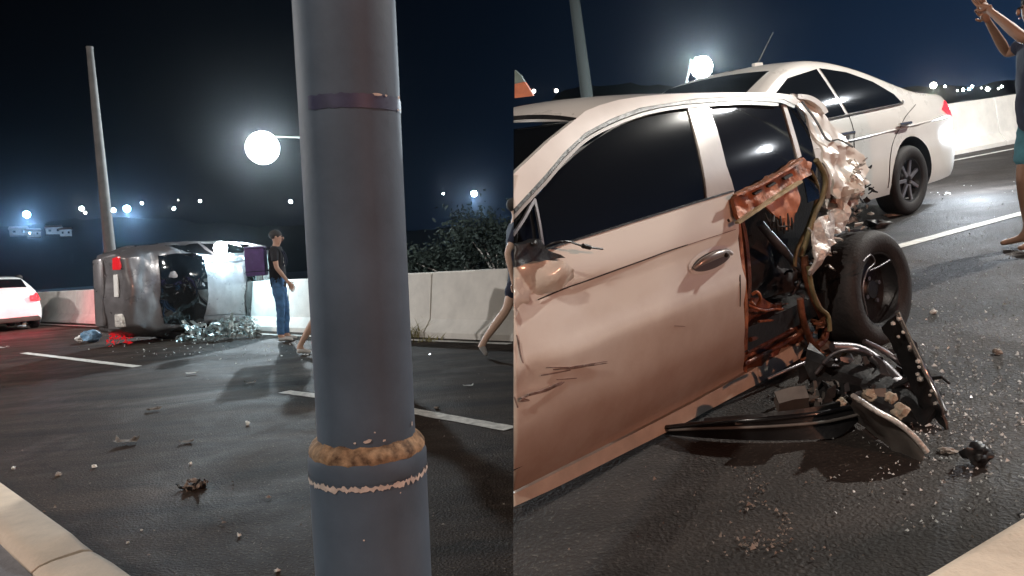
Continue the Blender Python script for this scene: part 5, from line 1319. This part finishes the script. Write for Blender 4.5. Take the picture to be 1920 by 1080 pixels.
def bush(c, sx_, sy_, sz_, n, label, seed, s0=.10):
    R = random.Random(seed); vs = []; fs = []
    rt = empty('bush', T(c), label, 'bush')
    cl = [V((R.gauss(0, .45) * sx_, R.gauss(0, .4) * sy_, sz_ * (.35 + .5 * R.random()))) for _ in range(16)]
    for i in range(n):
        q = R.choice(cl) + V((R.gauss(0, .16) * sx_, R.gauss(0, .2) * sy_, R.gauss(0, .13) * sz_)); 
        if q.z < .05: continue
        u = V((R.gauss(0, 1), R.gauss(0, 1), R.gauss(0, 1))).normalized(); v_ = u.orthogonal().normalized(); s_ = s0 * R.uniform(.6, 1.4); k = len(vs)
        vs += [q - u * s_, q + v_ * s_ * .45, q + u * s_, q - v_ * s_ * .45]; fs.append((k, k + 1, k + 2, k + 3))
    mesh_obj('foliage', vs, fs, M_['leaf'], rt)
    bm = bmesh.new()
    for k in range(7): add_tube(bm, [(0, 0, 0), V((cl[k].x * .5, cl[k].y * .5, cl[k].z * .6)), cl[k]], [.06, .04, .015], 6)
    bm_obj('stem', bm, M_['dusty'], rt)
for (px, d_, w_, h_, lb) in ((860, 22, 2.0, 2.3, 'dark green bush behind the barrier right of the grey lamp post'), (935, 21, 1.6, 3.0, 'taller dark bush behind the walking person'), (800, 24, 1.6, 1.6, 'low dark bush directly right of the lamp post')):
    d_ += 8; p = CP + ray(px, 500) * d_; bush(V((p.x, p.y, 0)), w_ * 1.5, 1.2, h_ * .95, 3200, lb, int(px))

# small houses on the far left slope
def house(px, py, dist, w_, h_, label):
    p = CP + ray(px, py) * dist; fw = V((p.x, p.y, 0)).normalized(); rt = empty('house', basis(V((p.x, p.y, p.z - h_)), V((fw.y, -fw.x, 0)), V((fw.x, fw.y, 0)), V((0, 0, 1))), label, 'house', 'far houses on the dark slope')
    box('wall', (0, 3, h_ * .35), (w_, 6, h_ * .7), M_['dusty'], rt)
    bm = bmesh.new(); v = [bm.verts.new(q) for q in ((-w_ / 2 - .3, -.3, h_ * .7), (w_ / 2 + .3, -.3, h_ * .7), (w_ / 2 + .3, 6.3, h_ * .7), (-w_ / 2 - .3, 6.3, h_ * .7), (-w_ / 2, 3, h_), (w_ / 2, 3, h_))]
    for f_ in ((0, 1, 5, 4), (2, 3, 4, 5), (0, 4, 3), (1, 2, 5), (0, 3, 2, 1)): bm.faces.new([v[i] for i in f_])
    bm_obj('roof', bm, M_['rustd'], rt)
    for k in (-1, 1): box('window', (k * w_ * .25, -.03, h_ * .38), (w_ * .16, .1, h_ * .22), M_['glass'], rt)
for i, (px, py, w_) in enumerate(((34, 414, 9), (62, 418, 7), (100, 412, 8), (122, 416, 6))):
    house(px, py + 9, 236, w_ * .55, 3.0, ['far pale house below the first blue lamp at the left', 'far house right of the first blue lamp', 'far house between the blue lamp and the thin pole', 'smallest far house left of the thin pole'][i])

# slanted orange and grey-green board standing in for a parked car's corner, at the seam
rt = empty('slanted_wedge', T(CP + ray(978, 176) * 9), 'slanted orange and grey-green board standing in for part of a parked car beyond the roof, at the left end of the right picture', 'wedge')
def bp(px, py, d=9): return CP + ray(px, py) * d - rt.location
for nm, pl, mt in (('upper_wedge', [(965, 131), (976, 141), (983, 153), (965, 157)], 'greyg'), ('lower_wedge', [(965, 157.5), (983.5, 153.5), (992, 166), (1000, 180), (965, 184)], 'orange')):
    A_ = [bp(*q) for q in pl]; n_ = ray(978, 170) * .25; bm = bmesh.new(); a = [bm.verts.new(q) for q in A_]; b_ = [bm.verts.new(q + n_ + V((.02, 0, 0))) for q in A_]; m = len(a)
    bm.faces.new(a); bm.faces.new(b_[::-1])
    for i in range(m): bm.faces.new((a[i], a[(i + 1) % m], b_[(i + 1) % m], b_[i]))
    bm_obj(nm, bm, M_[mt], rt)
def cut_seam():
    bpy.context.view_layer.update()
    a, b = ray(963, 0), ray(963, 1080); n = a.cross(b).normalized(); n = n if n.dot(ray(1200, 500)) > 0 else -n
    for o in list(mc.children_recursive) + list(sed.children_recursive):
        if o.type != 'MESH': continue
        mi = o.matrix_world.inverted(); pc = mi @ CP; pn = (o.matrix_world.to_3x3().transposed() @ n).normalized()
        if min((v.co - pc).dot(pn) for v in o.data.vertices) > 0: continue
        bm = bmesh.new(); bm.from_mesh(o.data)
        r = bmesh.ops.bisect_plane(bm, geom=bm.verts[:] + bm.edges[:] + bm.faces[:], plane_co=pc, plane_no=pn, clear_inner=True)
        es = [e for e in r['geom_cut'] if isinstance(e, bmesh.types.BMEdge)]
        if not bm.faces: bm.free(); bpy.data.objects.remove(o); continue
        try: bmesh.ops.holes_fill(bm, edges=es)
        except Exception: pass
        bm.to_mesh(o.data); bm.free()
cut_seam()
haze()
